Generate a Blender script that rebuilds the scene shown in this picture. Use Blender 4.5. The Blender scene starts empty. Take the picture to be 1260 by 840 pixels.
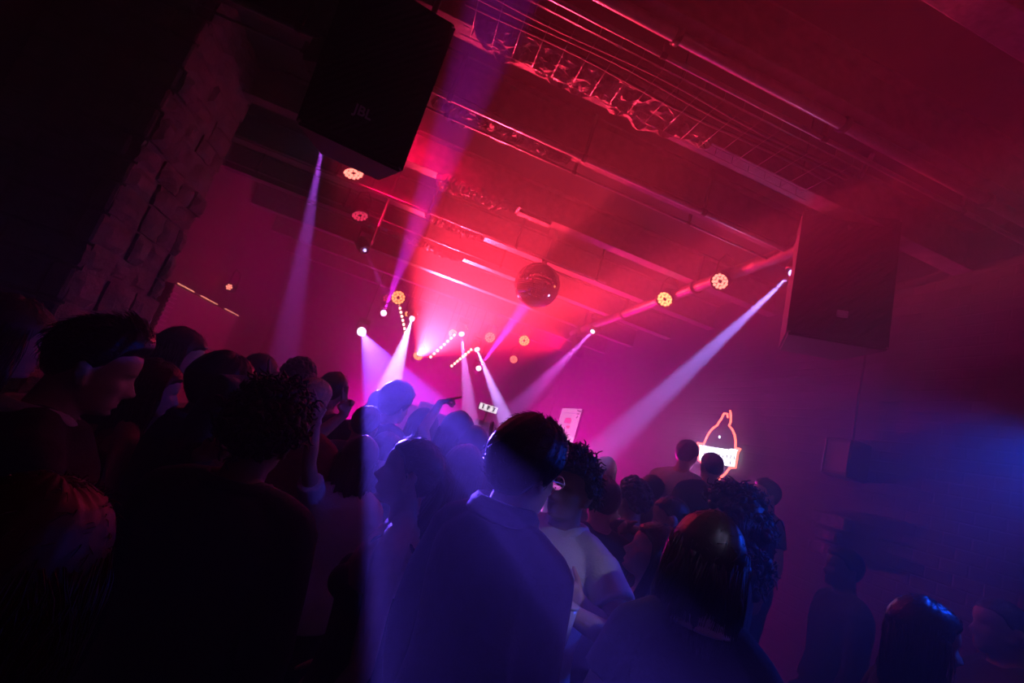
import bpy, math, random
import numpy as np
from mathutils import Vector, Matrix
random.seed(7)
C = bpy.context.scene
COL = C.collection

# ------------------------------------------------------------------ camera
CAM_H = 1.72
F_PX = 575.0
# columns: world X, Y, Z axes seen in camera space (x right, y down, z forward)
RC = np.array([[0.92408681, -0.24046692, 0.2970509],
               [0.33209648, 0.12056728, -0.93550813],
               [0.18914414, 0.96314028, 0.19127285]])
cam_data = bpy.data.cameras.new('camera')
cam_data.sensor_width = 36.0
cam_data.lens = F_PX / 1260.0 * 36.0
cam_data.clip_start = 0.02
cam = bpy.data.objects.new('camera', cam_data)
COL.objects.link(cam)
r_, d_, f_ = RC[0], RC[1], RC[2]
cam.matrix_world = Matrix(((r_[0], -d_[0], -f_[0], 0), (r_[1], -d_[1], -f_[1], 0),
                           (r_[2], -d_[2], -f_[2], CAM_H), (0, 0, 0, 1)))
C.camera = cam


def at(px, py, Y):
    """the point of the place seen at a photograph pixel, Y metres into the room"""
    d = RC.T @ np.array([px - 630.0, py - 420.0, F_PX])
    d = d / d[1]
    return Vector((d[0] * Y, Y, CAM_H + d[2] * Y))


def at_x(px, py, X):
    d = RC.T @ np.array([px - 630.0, py - 420.0, F_PX])
    return at(px, py, X / (d[0] / d[1]))


# ------------------------------------------------------------------ world, view, haze amount
w = bpy.data.worlds.new('night')
C.world = w
w.use_nodes = True
w.node_tree.nodes['Background'].inputs[0].default_value = (0.0, 0.0, 0.0, 1)
w.node_tree.nodes['Background'].inputs[1].default_value = 0.0
vs = C.view_settings
vs.view_transform = 'Standard'
vs.look = 'None'
vs.exposure = 0.0
vs.gamma = 1.0
vs.use_curve_mapping = False
C.cycles.use_denoising = True
C.cycles.max_bounces = 5
C.cycles.diffuse_bounces = 2
C.cycles.glossy_bounces = 3
C.cycles.transmission_bounces = 3
C.cycles.volume_bounces = 0
C.cycles.sample_clamp_indirect = 4.0
HAZE_DENSITY = 0.13
HAZE_ANISO = 0.25

# light strengths (watts of the lamp)
P_WASH = 32000      # blue-white wash pointed over the crowd
P_RED_FAN = 20000    # red wash on the stage pointing up into the room
P_RED_PAR = 16
P_ROOM_RED = 1500
P_MAGENTA = 1800
P_BLUE = 88
P_SOFT = 105.0
P_BEAM = 14000

RED = (1.0, 0.002, 0.07)
PINKRED = (1.0, 0.02, 0.12)
MAGENTA = (1.0, 0.0, 0.50)
VIOLET = (0.42, 0.12, 1.0)
BLUEW = (0.12, 0.06, 1.0)
BLUE = (0.0, 0.06, 1.0)


# ------------------------------------------------------------------ helpers
def spot(name, loc, tgt, power, color, deg, blend=0.2, radius=0.02, parent=None):
    l = bpy.data.lights.new(name, 'SPOT')
    l.energy = power
    l.color = color
    l.spot_size = math.radians(deg)
    l.spot_blend = blend
    l.shadow_soft_size = radius
    o = bpy.data.objects.new(name, l)
    COL.objects.link(o)
    d = Vector(tgt) - Vector(loc)
    o.location = loc
    o.rotation_euler = d.to_track_quat('-Z', 'Y').to_euler()
    if parent is not None:
        o.parent = parent
        o.matrix_parent_inverse = parent.matrix_world.inverted() if False else Matrix.Translation(-parent.location)
    return o


def mat(name, color, rough=0.6, metal=0.0, spec=0.5, noise=0.0, nscale=20.0, bump=0.0, bscale=40.0, emit=None, estr=0.0, sheen=0.0):
    m = bpy.data.materials.new(name)
    m.use_nodes = True
    nt = m.node_tree
    b = nt.nodes['Principled BSDF']
    b.inputs['Base Color'].default_value = (*color, 1)
    b.inputs['Roughness'].default_value = rough
    b.inputs['Metallic'].default_value = metal
    b.inputs['Specular IOR Level'].default_value = spec
    if sheen:
        b.inputs['Sheen Weight'].default_value = sheen
    if noise > 0 or bump > 0:
        tc = nt.nodes.new('ShaderNodeTexCoord')
    if noise > 0:
        n = nt.nodes.new('ShaderNodeTexNoise')
        n.inputs['Scale'].default_value = nscale
        n.inputs['Detail'].default_value = 5
        r = nt.nodes.new('ShaderNodeValToRGB')
        r.color_ramp.elements[0].position = 0.3
        r.color_ramp.elements[1].position = 0.7
        r.color_ramp.elements[0].color = (*[c * (1 - noise) for c in color], 1)
        r.color_ramp.elements[1].color = (*[min(1, c * (1 + noise)) for c in color], 1)
        nt.links.new(tc.outputs['Object'], n.inputs['Vector'])
        nt.links.new(n.outputs['Fac'], r.inputs['Fac'])
        nt.links.new(r.outputs['Color'], b.inputs['Base Color'])
    if bump > 0:
        n2 = nt.nodes.new('ShaderNodeTexNoise')
        n2.inputs['Scale'].default_value = bscale
        n2.inputs['Detail'].default_value = 6
        bp = nt.nodes.new('ShaderNodeBump')
        bp.inputs['Strength'].default_value = bump
        bp.inputs['Distance'].default_value = 0.02
        nt.links.new(tc.outputs['Object'], n2.inputs['Vector'])
        nt.links.new(n2.outputs['Fac'], bp.inputs['Height'])
        nt.links.new(bp.outputs['Normal'], b.inputs['Normal'])
    if emit is not None:
        b.inputs['Emission Color'].default_value = (*emit, 1)
        b.inputs['Emission Strength'].default_value = estr
        m.cycles.emission_sampling = 'NONE'
    return m


def brick_mat(name, color, mortar, scale, rough=0.85):
    m = mat(name, color, rough)
    nt = m.node_tree
    b = nt.nodes['Principled BSDF']
    tc = nt.nodes.new('ShaderNodeTexCoord')
    mp = nt.nodes.new('ShaderNodeMapping')
    mp.inputs['Rotation'].default_value = (math.radians(90), 0, math.radians(90))
    br = nt.nodes.new('ShaderNodeTexBrick')
    br.inputs['Scale'].default_value = scale
    br.inputs['Color1'].default_value = (*color, 1)
    br.inputs['Color2'].default_value = (*[c * 0.55 for c in color], 1)
    br.inputs['Mortar'].default_value = (*mortar, 1)
    br.inputs['Mortar Size'].default_value = 0.025
    br.inputs['Mortar Smooth'].default_value = 0.6
    ns = nt.nodes.new('ShaderNodeTexNoise')
    ns.inputs['Scale'].default_value = 14
    ns.inputs['Detail'].default_value = 6
    mx = nt.nodes.new('ShaderNodeMath')
    mx.operation = 'MULTIPLY_ADD'
    mx.inputs[1].default_value = 0.6
    bp = nt.nodes.new('ShaderNodeBump')
    bp.inputs['Strength'].default_value = 0.3
    bp.inputs['Distance'].default_value = 0.012
    # walls run along Y: use (Y, Z) as the brick plane
    sep = nt.nodes.new('ShaderNodeSeparateXYZ')
    cmb = nt.nodes.new('ShaderNodeCombineXYZ')
    nt.links.new(tc.outputs['Object'], sep.inputs[0])
    nt.links.new(sep.outputs['Y'], cmb.inputs['X'])
    nt.links.new(sep.outputs['Z'], cmb.inputs['Y'])
    nt.links.new(cmb.outputs[0], br.inputs['Vector'])
    nt.links.new(tc.outputs['Object'], ns.inputs['Vector'])
    inv = nt.nodes.new('ShaderNodeMath')
    inv.operation = 'SUBTRACT'
    inv.inputs[0].default_value = 1.0
    nt.links.new(br.outputs['Fac'], inv.inputs[1])
    nt.links.new(ns.outputs['Fac'], mx.inputs[0])
    nt.links.new(inv.outputs[0], mx.inputs[2])
    nt.links.new(mx.outputs[0], bp.inputs['Height'])
    nt.links.new(br.outputs['Color'], b.inputs['Base Color'])
    nt.links.new(bp.outputs['Normal'], b.inputs['Normal'])
    return m


class MB:
    """collects shapes that become ONE mesh"""
    def __init__(self):
        self.v = []
        self.f = []

    def add(self, V, F):
        o = len(self.v)
        self.v.extend([tuple(map(float, p)) for p in V])
        self.f.extend([tuple(i + o for i in f) for f in F])
        return self

    def box(self, lo, hi, M=None, bev=0.0):
        x0, y0, z0 = lo
        x1, y1, z1 = hi
        if bev <= 0:
            V = [(x0, y0, z0), (x1, y0, z0), (x1, y1, z0), (x0, y1, z0), (x0, y0, z1), (x1, y0, z1), (x1, y1, z1), (x0, y1, z1)]
            F = [(0, 3, 2, 1), (4, 5, 6, 7), (0, 1, 5, 4), (1, 2, 6, 5), (2, 3, 7, 6), (3, 0, 4, 7)]
        else:
            # chamfered on every edge
            V = []
            idx = {}
            for sx in (0, 1):
                for sy in (0, 1):
                    for sz in (0, 1):
                        for ax in range(3):
                            p = [(x0, x1)[sx], (y0, y1)[sy], (z0, z1)[sz]]
                            s = (sx, sy, sz)
                            for a in range(3):
                                if a != ax:
                                    p[a] += bev * (1 if s[a] == 0 else -1)
                            idx[(sx, sy, sz, ax)] = len(V)
                            V.append(tuple(p))
            F = []
            for ax in range(3):
                b1, b2 = (ax + 1) % 3, (ax + 2) % 3
                for s in (0, 1):
                    loop = []
                    for (u, t) in ((0, 0), (1, 0), (1, 1), (0, 1)):
                        k = [0, 0, 0]
                        k[ax] = s
                        k[b1] = u
                        k[b2] = t
                        loop.append(idx[(*k, ax)])
                    F.append(tuple(loop if s else loop[::-1]))
            for ax in range(3):          # edges along ax
                b1, b2 = (ax + 1) % 3, (ax + 2) % 3
                for u in (0, 1):
                    for t in (0, 1):
                        k0 = [0, 0, 0]
                        k0[b1] = u
                        k0[b2] = t
                        k1 = list(k0)
                        k1[ax] = 1
                        F.append((idx[(*k0, b1)], idx[(*k1, b1)], idx[(*k1, b2)], idx[(*k0, b2)]))
            for sx in (0, 1):
                for sy in (0, 1):
                    for sz in (0, 1):
                        F.append(tuple(idx[(sx, sy, sz, a)] for a in range(3)))
        if M is not None:
            V = [M @ Vector(p) for p in V]
        return self.add(V, F)

    def tube(self, pts, rad, n=10, cap=True):
        V, F = tube(pts, rad, n, cap)
        return self.add(V, F)

    def build(self, name, material, parent=None, smooth=True, recalc=True):
        return mk(name, self.v, self.f, material, parent, smooth, recalc)


def mk(name, V, F, material, parent=None, smooth=True, recalc=True):
    me = bpy.data.meshes.new(name)
    me.from_pydata([tuple(map(float, p)) for p in V], [], [tuple(f) for f in F])
    if recalc:
        import bmesh
        bm = bmesh.new()
        bm.from_mesh(me)
        bmesh.ops.recalc_face_normals(bm, faces=bm.faces)
        bm.to_mesh(me)
        bm.free()
    if smooth:
        me.polygons.foreach_set('use_smooth', [True] * len(me.polygons))
    me.materials.append(material)
    return link(name, me, parent)


def link(name, me, parent=None):
    o = bpy.data.objects.new(name, me)
    COL.objects.link(o)
    if parent is not None:
        o.parent = parent
    return o


def tag(o, label, cat, group=None, kind=None):
    o['label'] = label
    o['category'] = cat
    if group:
        o['group'] = group
    if kind:
        o['kind'] = kind
    return o


def empty(name, loc=(0, 0, 0), rot=None):
    o = bpy.data.objects.new(name, None)
    o.empty_display_size = 0.1
    COL.objects.link(o)
    o.location = loc
    if rot is not None:
        o.rotation_euler = rot
    return o


def structure(o):
    o['kind'] = 'structure'
    return o


def frames(P):
    P = [np.array(p, float) for p in P]
    T = []
    for i in range(len(P)):
        a = P[max(0, i - 1)]
        b = P[min(len(P) - 1, i + 1)]
        t = b - a
        T.append(t / (np.linalg.norm(t) + 1e-12))
    ref = np.array([0, 0, 1.0]) if abs(T[0][2]) < 0.9 else np.array([0, 1.0, 0])
    u = np.cross(T[0], ref)
    u /= np.linalg.norm(u)
    out = []
    for t in T:
        u = u - t * np.dot(u, t)
        u /= np.linalg.norm(u) + 1e-12
        out.append((u.copy(), np.cross(t, u)))
    return P, T, out


def tube(pts, rad, n=10, cap=True):
    P, T, fr = frames(pts)
    if not hasattr(rad, '__len__'):
        rad = [rad] * len(P)
    rad = list(rad)
    if cap:   # rounded ends
        for end in (0, 1):
            i = 0 if end == 0 else len(P) - 1
            sgn = -1 if end == 0 else 1
            r = rad[i]
            ex = [(P[i] + sgn * T[i] * r * a, r * b) for a, b in ((0.5, 0.866), (0.866, 0.5), (0.98, 0.15))]
            if end == 0:
                P = [e[0] for e in ex[::-1]] + P
                rad = [e[1] for e in ex[::-1]] + rad
                T = [T[0]] * 3 + T
                fr = [fr[0]] * 3 + fr
            else:
                P = P + [e[0] for e in ex]
                rad = rad + [e[1] for e in ex]
                T = T + [T[-1]] * 3
                fr = fr + [fr[-1]] * 3
    V, F = [], []
    for p, (u, v), r in zip(P, fr, rad):
        for k in range(n):
            a = 2 * math.pi * k / n
            V.append(p + r * (math.cos(a) * u + math.sin(a) * v))
    for i in range(len(P) - 1):
        for k in range(n):
            k2 = (k + 1) % n
            F.append((i * n + k, i * n + k2, (i + 1) * n + k2, (i + 1) * n + k))
    F.append(tuple(range(n))[::-1])
    F.append(tuple((len(P) - 1) * n + k for k in range(n)))
    return V, F


def loft(sections, n=28):
    """sections: (centre, side axis, front axis, r_side, r_front)"""
    V, F = [], []
    for c, u, v, ru, rv in sections:
        c = np.array(c, float)
        for k in range(n):
            a = 2 * math.pi * k / n
            ca, sa = math.cos(a), math.sin(a)
            e = 0.85
            V.append(c + ru * np.sign(ca) * abs(ca) ** e * np.array(u) + rv * np.sign(sa) * abs(sa) ** e * np.array(v))
    m = len(sections)
    for i in range(m - 1):
        for k in range(n):
            k2 = (k + 1) % n
            F.append((i * n + k, i * n + k2, (i + 1) * n + k2, (i + 1) * n + k))
    F.append(tuple(range(n))[::-1])
    F.append(tuple((m - 1) * n + k for k in range(n)))
    return V, F


def lathe(profile, n=24):
    V, F = [], []
    for r, z in profile:
        for k in range(n):
            a = 2 * math.pi * k / n
            V.append((r * math.cos(a), r * math.sin(a), z))
    m = len(profile)
    for i in range(m - 1):
        for k in range(n):
            k2 = (k + 1) % n
            F.append((i * n + k, i * n + k2, (i + 1) * n + k2, (i + 1) * n + k))
    F.append(tuple(range(n))[::-1])
    F.append(tuple((m - 1) * n + k for k in range(n)))
    return V, F


def aim(loc, tgt):
    """matrix whose -Z looks from loc to tgt"""
    d = (Vector(tgt) - Vector(loc))
    return Matrix.Translation(Vector(loc)) @ d.to_track_quat('-Z', 'Y').to_matrix().to_4x4()


def text_mesh(s, size, extrude, bold=0.0):
    cu = bpy.data.curves.new('lettering', 'FONT')
    cu.body = s
    cu.size = size
    cu.extrude = extrude
    cu.offset = bold
    cu.align_x = 'CENTER'
    cu.align_y = 'CENTER'
    o = bpy.data.objects.new('lettering', cu)
    COL.objects.link(o)
    dg = bpy.context.evaluated_depsgraph_get()
    dg.update()
    me = bpy.data.meshes.new_from_object(o.evaluated_get(dg))
    bpy.data.objects.remove(o)
    bpy.data.curves.remove(cu)
    return me


# ------------------------------------------------------------------ materials
M = {}
M['plaster_ceiling'] = mat('ceiling_plaster', (0.06, 0.055, 0.05), 0.8, noise=0.5, nscale=3, bump=0.5, bscale=9)
M['floor'] = mat('floor_concrete', (0.05, 0.05, 0.052), 0.45, noise=0.4, nscale=4, bump=0.15, bscale=30)
M['wall'] = brick_mat('wall_brick', (0.045, 0.038, 0.036), (0.05, 0.043, 0.04), 3.6)
M['wall_plain'] = mat('wall_painted', (0.035, 0.03, 0.03), 0.8, noise=0.4, nscale=2.5, bump=0.5, bscale=12)
M['stone'] = mat('stone_blocks', (0.14, 0.115, 0.105), 0.85, noise=0.55, nscale=7, bump=0.9, bscale=24)
M['steel'] = mat('painted_steel', (0.16, 0.14, 0.14), 0.42, 0.3, noise=0.45, nscale=18, bump=0.25, bscale=50)
M['flaky'] = mat('flaking_render', (0.22, 0.18, 0.17), 0.65, noise=0.6, nscale=22, bump=1.0, bscale=40)
M['pipe'] = mat('conduit_metal', (0.35, 0.33, 0.33), 0.3, 0.8, noise=0.2, nscale=30)
M['black_metal'] = mat('black_metal', (0.02, 0.02, 0.021), 0.45, 0.3, bump=0.1, bscale=120)
M['black_box'] = mat('speaker_paint', (0.014, 0.014, 0.015), 0.7, noise=0.3, nscale=60, bump=0.3, bscale=220)
M['cable'] = mat('rubber_cable', (0.01, 0.01, 0.01), 0.6, noise=0.1)
M['mirror'] = mat('mirror_tiles', (0.75, 0.75, 0.77), 0.06, 1.0)
M['grout'] = mat('mirror_ball_core', (0.03, 0.03, 0.03), 0.7, noise=0.2)
M['led_red'] = mat('led_red', (0.3, 0.02, 0.02), 0.4, emit=(1.0, 0.22, 0.20), estr=8, noise=0.0)
M['led_dim'] = mat('led_dim', (0.3, 0.02, 0.05), 0.4, emit=(1.0, 0.05, 0.16), estr=0.9)
M['led_amber'] = mat('led_amber', (0.4, 0.2, 0.05), 0.4, emit=(1.0, 0.36, 0.12), estr=4.0)
M['led_pink'] = mat('led_pink', (0.4, 0.1, 0.08), 0.4, emit=(1.0, 0.26, 0.19), estr=3.2)
M['led_batten'] = mat('led_batten', (0.4, 0.2, 0.1), 0.4, emit=(1.0, 0.55, 0.42), estr=9.0)
M['lens_white'] = mat('lens_white', (0.5, 0.5, 0.6), 0.2, emit=(0.85, 0.72, 1.0), estr=6.0)
M['lens_blue'] = mat('lens_blue', (0.3, 0.3, 0.6), 0.2, emit=(0.40, 0.36, 1.0), estr=5.0)
M['tube_warm'] = mat('strip_lamp_warm', (0.5, 0.3, 0.2), 0.4, emit=(1.0, 0.42, 0.25), estr=1.3)
M['neon_red'] = mat('neon_red', (0.4, 0.05, 0.03), 0.3, emit=(1.0, 0.14, 0.09), estr=4.5)
M['neon_white'] = mat('neon_white', (0.6, 0.6, 0.7), 0.3, emit=(0.85, 0.92, 1.0), estr=4.0)
M['acrylic'] = mat('sign_backing', (0.05, 0.03, 0.05), 0.25, noise=0.1)
M['screen'] = mat('screen_white', (0.3, 0.3, 0.3), 0.3, emit=(0.62, 0.52, 0.85), estr=1.0)
M['screen_bright'] = mat('screen_band', (0.3, 0.3, 0.3), 0.3, emit=(0.85, 0.8, 1.0), estr=1.2)
M['screen_pink'] = mat('screen_pink', (0.3, 0.1, 0.1), 0.3, emit=(0.95, 0.10, 0.25), estr=1.0)
M['screen_grey'] = mat('screen_grey', (0.2, 0.2, 0.2), 0.3, emit=(0.25, 0.16, 0.35), estr=1.0)
M['display'] = mat('display_white', (0.3, 0.3, 0.3), 0.3, emit=(0.95, 0.95, 1.0), estr=2.2)
M['display_ink'] = mat('display_digits', (0.05, 0.1, 0.1), 0.4, emit=(0.10, 0.30, 0.34), estr=0.25)
M['logo'] = mat('logo_badge', (0.85, 0.82, 0.9), 0.4, 0.0)
M['wood'] = mat('dark_wood', (0.05, 0.03, 0.02), 0.5, noise=0.5, nscale=8, bump=0.3, bscale=30)
M['panel'] = mat('panel_laminate', (0.12, 0.09, 0.10), 0.5, noise=0.15, nscale=5)
M['plastic'] = mat('clear_plastic', (0.5, 0.5, 0.55), 0.2, noise=0.05)
M['skin'] = mat('skin_fair', (0.55, 0.33, 0.25), 0.5, noise=0.08, nscale=30, bump=0.05, bscale=200)
M['skin_tan'] = mat('skin_tan', (0.36, 0.20, 0.13), 0.5, noise=0.08, nscale=30, bump=0.05, bscale=200)
M['skin_dark'] = mat('skin_dark', (0.14, 0.075, 0.05), 0.45, noise=0.08, nscale=30, bump=0.05, bscale=200)
M['hair_dark'] = mat('hair_dark', (0.012, 0.009, 0.008), 0.42, noise=0.3, nscale=60)
M['hair_brown'] = mat('hair_brown', (0.05, 0.028, 0.018), 0.5, noise=0.3, nscale=60)
M['hair_blond'] = mat('hair_blond', (0.55, 0.42, 0.26), 0.4, noise=0.25, nscale=60)
M['hair_ginger'] = mat('hair_auburn', (0.06, 0.018, 0.009), 0.5, noise=0.3, nscale=60)
M['cloth_black'] = mat('cloth_black', (0.012, 0.012, 0.014), 0.85, noise=0.3, nscale=30, bump=0.2, bscale=150, sheen=0.1)
M['cloth_navy'] = mat('cloth_navy', (0.02, 0.022, 0.055), 0.8, noise=0.2, nscale=30, bump=0.2, bscale=150, sheen=0.15)
M['cloth_grey'] = mat('cloth_grey', (0.09, 0.085, 0.09), 0.85, noise=0.2, nscale=30, bump=0.2, bscale=150)
M['cloth_white'] = mat('cloth_white', (0.72, 0.70, 0.70), 0.8, noise=0.06, nscale=30, bump=0.2, bscale=150)
M['cloth_red'] = mat('cloth_red', (0.25, 0.02, 0.03), 0.8, noise=0.2, nscale=30, bump=0.2, bscale=150)
M['denim'] = mat('denim', (0.03, 0.04, 0.08), 0.85, noise=0.3, nscale=40, bump=0.2, bscale=150)
M['shoe'] = mat('shoe_leather', (0.02, 0.018, 0.016), 0.4, noise=0.2)
M['gold'] = mat('thin_frames', (0.6, 0.58, 0.6), 0.3, 0.7)
M['glass_lens'] = mat('spectacle_lens', (0.9, 0.9, 0.95), 0.03)
M['glass_lens'].node_tree.nodes['Principled BSDF'].inputs['Transmission Weight'].default_value = 1.0
M['glass_lens'].node_tree.nodes['Principled BSDF'].inputs['IOR'].default_value = 1.08

# ------------------------------------------------------------------ the room
X0, X1, Y0, Y1, ZC = -2.6, 3.1, -1.6, 9.4, 3.85
structure(MB().box((X0 - .15, Y0 - .15, -.12), (X1 + .15, Y1 + .15, 0)).build('floor', M['floor'], smooth=False))
structure(MB().box((X0 - .15, Y0 - .15, ZC), (X1 + .15, Y1 + .15, ZC + .12)).build('ceiling', M['plaster_ceiling'], smooth=False))
structure(MB().box((X0 - .15, Y0, 0), (X0, Y1, ZC)).build('wall_left', M['wall_plain'], smooth=False))
structure(MB().box((X1, Y0, 0), (X1 + .15, Y1, ZC)).build('wall_right', M['wall'], smooth=False))
structure(MB().box((X0 - .15, Y1, 0), (X1 + .15, Y1 + .15, ZC)).build('wall_back', M['wall_plain'], smooth=False))
structure(MB().box((X0 - .15, Y0 - .15, 0), (X1 + .15, Y0, ZC)).build('wall_front', M['wall_plain'], smooth=False))


def stone_pier():
    """rough stone pier: courses of uneven blocks, one mesh"""
    rnd = random.Random(3)
    b = MB()
    xa, xb, ya, yb = X0, -1.82, 3.0, 3.86
    b.box((xa, ya + .03, 0), (xb - .03, yb - .03, ZC))
    z = 0.0
    while z < ZC - 0.02:
        h = min(rnd.uniform(.13, .21), ZC - z)
        y = ya + rnd.uniform(-.02, .02)
        while y < yb - .04:
            wd = min(rnd.uniform(.16, .38), yb - y)
            if yb - (y + wd) < .1:
                wd = yb - y
            o = rnd.uniform(-.022, .022)
            e0, e1 = (rnd.uniform(-.03, .03), rnd.uniform(-.03, .03))
            # block with a subdivided, bumpy face
            n = 4
            V, F = [], []
            ys = np.linspace(y + .008, y + wd - .008 + (e1 if y + wd >= yb else 0), n + 1)
            zs = np.linspace(z + .007, z + h - .007, n + 1)
            for yy in ys:
                for zz in zs:
                    edge = 1.0 if (yy in (ys[0], ys[-1]) or zz in (zs[0], zs[-1])) else 0.0
                    V.append((xb + o - edge * .025 + rnd.uniform(-.006, .006), yy + rnd.uniform(-.006, .006), zz + rnd.uniform(-.005, .005)))
            for i in range(n):
                for j in range(n):
                    F.append((i * (n + 1) + j, (i + 1) * (n + 1) + j, (i + 1) * (n + 1) + j + 1, i * (n + 1) + j + 1))
            # skirt to the core
            rim = [j for j in range(n + 1)] + [i * (n + 1) + n for i in range(1, n + 1)] + \
                  [n * (n + 1) + j for j in range(n - 1, -1, -1)] + [i * (n + 1) for i in range(n - 1, 0, -1)]
            base = len(V)
            for r in rim:
                V.append((xb - .12, V[r][1], V[r][2]))
            for k in range(len(rim)):
                k2 = (k + 1) % len(rim)
                F.append((rim[k], rim[k2], base + k2, base + k))
            F.append(tuple(range(base, base + len(rim))))
            b.add(V, F)
            y += wd
        # end blocks on the two side faces
        for sy, yy in ((-1, ya), (1, yb)):
            x = xa
            while x < xb - .1:
                wd = min(rnd.uniform(.25, .4), xb - .02 - x)
                o = rnd.uniform(-.01, .03)
                b.box((x + .008, min(yy - sy * .1, yy + sy * o), z + .008), (x + wd - .008, max(yy - sy * .1, yy + sy * o), z + h - .008), bev=.012)
                x += wd
        z += h
    return structure(b.build('pillar_left', M['stone'], smooth=False))


stone_pier()


def ibeam(y, name='beam'):
    b = MB()
    zb = 3.56
    b.box((X0, y - .007, zb + .012), (X1, y + .007, ZC))
    b.box((X0, y - .06, zb), (X1, y + .06, zb + .014), bev=.004)
    b.box((X0, y - .06, ZC - .014), (X1, y + .06, ZC))
    return structure(b.build(name, M['steel'], smooth=False))


BEAMS = [1.02, 1.58, 2.14, 2.70, 3.72, 4.62, 5.5, 6.5, 7.5, 8.5]
for y in BEAMS:
    ibeam(y)


# broken render hanging off the beams: jagged thick patches
def render_patch(x0, x1, y0, y1, z, seed, label):
    rnd = random.Random(seed)
    n, m = 46, 10
    V, F = [], []
    lo = [rnd.uniform(-.04, .04) for _ in range(n + 1)]
    hi = [rnd.uniform(-.05, .05) for _ in range(n + 1)]
    for k in range(3):
        lo = [(lo[max(0, i - 1)] + lo[i] + lo[min(n, i + 1)]) / 2.4 for i in range(n + 1)]
        hi = [(hi[max(0, i - 1)] + hi[i] + hi[min(n, i + 1)]) / 2.2 for i in range(n + 1)]
    for layer in (0, 1):
        for i in range(n + 1):
            t = i / n
            taper = min(1, 6 * t, 3.5 * (1 - t)) ** .5 if 0 < t < 1 else 0.05
            for j in range(m + 1):
                s = j / m
                ya = y0 + lo[i] + (1 - taper) * (y1 - y0) * .45
                yb = y1 + hi[i] - (1 - taper) * (y1 - y0) * .45
                edge = 0.0 if j in (0, m) or i in (0, n) else 1.0
                zz = z - layer * (.012 + edge * (rnd.uniform(0.0, .03) + .012 * math.sin(j * 2.1 + rnd.uniform(-.5, .5)))) 
                V.append((x0 + (x1 - x0) * t, ya + (yb - ya) * s, zz))
    N = (n + 1) * (m + 1)
    for i in range(n):
        for j in range(m):
            a = i * (m + 1) + j
            q = (a, a + m + 1, a + m + 2, a + 1)
            F.append(q)
            F.append(tuple(k + N for k in q)[::-1])
    rim = [j for j in range(m + 1)] + [i * (m + 1) + m for i in range(1, n + 1)] + \
          [n * (m + 1) + j for j in range(m - 1, -1, -1)] + [i * (m + 1) for i in range(n - 1, 0, -1)]
    for k in range(len(rim)):
        a, b = rim[k], rim[(k + 1) % len(rim)]
        F.append((a, b, b + N, a + N))
    o = mk('plaster_patch', V, F, M['flaky'], smooth=False)
    tag(o, label, 'plaster patch', 'patches of broken plaster on the ceiling beams')
    return o


render_patch(-.25, 1.15, 1.95, 2.18, 3.565, 1, 'long patch of broken plaster on the beam nearest above the large hanging speaker')
render_patch(-.42, .55, 2.66, 2.86, 3.565, 2, 'patch of flaking plaster on the beam beside the thin bright pipe')
render_patch(-.30, .42, 3.62, 3.86, 3.565, 3, 'patch of flaking plaster crossed by the purple beam below the speaker corner')
render_patch(-.35, .30, 4.52, 4.74, 3.565, 4, 'smaller plaster patch on the beam just before the mirror ball')
render_patch(-.75, .20, 5.40, 5.62, 3.565, 5, 'farthest plaster patch, on the ceiling left of the mirror ball')
tag(MB().box((.44, 3.68, 3.53), (.74, 3.76, 3.558), bev=.006).build('mounting_plate', M['flaky'], smooth=False),
    'pale flat plate under the beam at the end of the crossed plaster patch', 'plate')


def ceiling_pipe(y, z, r, x0, x1, label):
    root = empty('ceiling_pipe', (x0, y, z))
    MB().tube([(0, 0, 0), (x1 - x0, 0, 0)], r, 12).build('pipe_run', M['pipe'], root)
    k = 0.5
    while k < x1 - x0:
        b = MB()
        b.tube([(k - .015, 0, 0), (k + .015, 0, 0)], r * 1.35, 12, False)
        b.box((k - .012, -.004, 0), (k + .012, .004, ZC - z))
        b.build('pipe_clip', M['black_metal'], root)
        k += .9
    return tag(root, label, 'pipe', 'pipes under the ceiling')


ceiling_pipe(1.70, 3.52, .012, X0, X1, 'thin metal pipe under the ceiling nearest the camera, at upper right')
ceiling_pipe(1.60, 3.535, .028, X0, X1, 'thick pipe running beside the thin pipe at upper right of the ceiling')
ceiling_pipe(2.62, 3.52, .020, X0, X1, 'bright pipe crossing the ceiling above the mirror ball to the right wall')
ceiling_pipe(2.78, 3.50, .009, X0, X1, 'thin bright conduit just behind the bright pipe on the ceiling')
ceiling_pipe(4.35, 3.50, .014, X0, 1.6, 'pipe crossing the ceiling over the purple beam towards the mirror ball')
ceiling_pipe(5.05, 3.50, .014, X0, 1.2, 'farther pipe crossing the ceiling left of the mirror ball')


def cable_tray():
    root = empty('cable_tray', (-.3, 1.74, 3.50))
    L, W = 2.1, .35
    for y in (0, W):
        MB().tube([(0, y, .05), (L, y, .05)], .0022, 6).build('rail', M['pipe'], root)
        MB().tube([(0, y, 0), (L, y, 0)], .0022, 6).build('rail', M['pipe'], root)
    for i in range(19):
        x = .05 + i * .11
        MB().tube([(x, 0, .055), (x, 0, 0), (x, W, 0), (x, W, .055)], .0017, 6).build('rung', M['pipe'], root)
    for x in (.3, 1.1, 1.9):
        MB().tube([(x, W / 2, 0), (x, W / 2, .35)], .004, 6).build('hanger_rod', M['black_metal'], root)
    for k, y in enumerate((.07, .11, .17)):
        pts = [(x, y + .012 * math.sin(x * 5 + k), .009) for x in np.linspace(0, L, 24)]
        MB().tube(pts, .008, 8).build('cable', M['cable'], root)
    tag(root, 'wire mesh cable tray along the ceiling right of the large hanging speaker', 'cable tray')


cable_tray()

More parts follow.
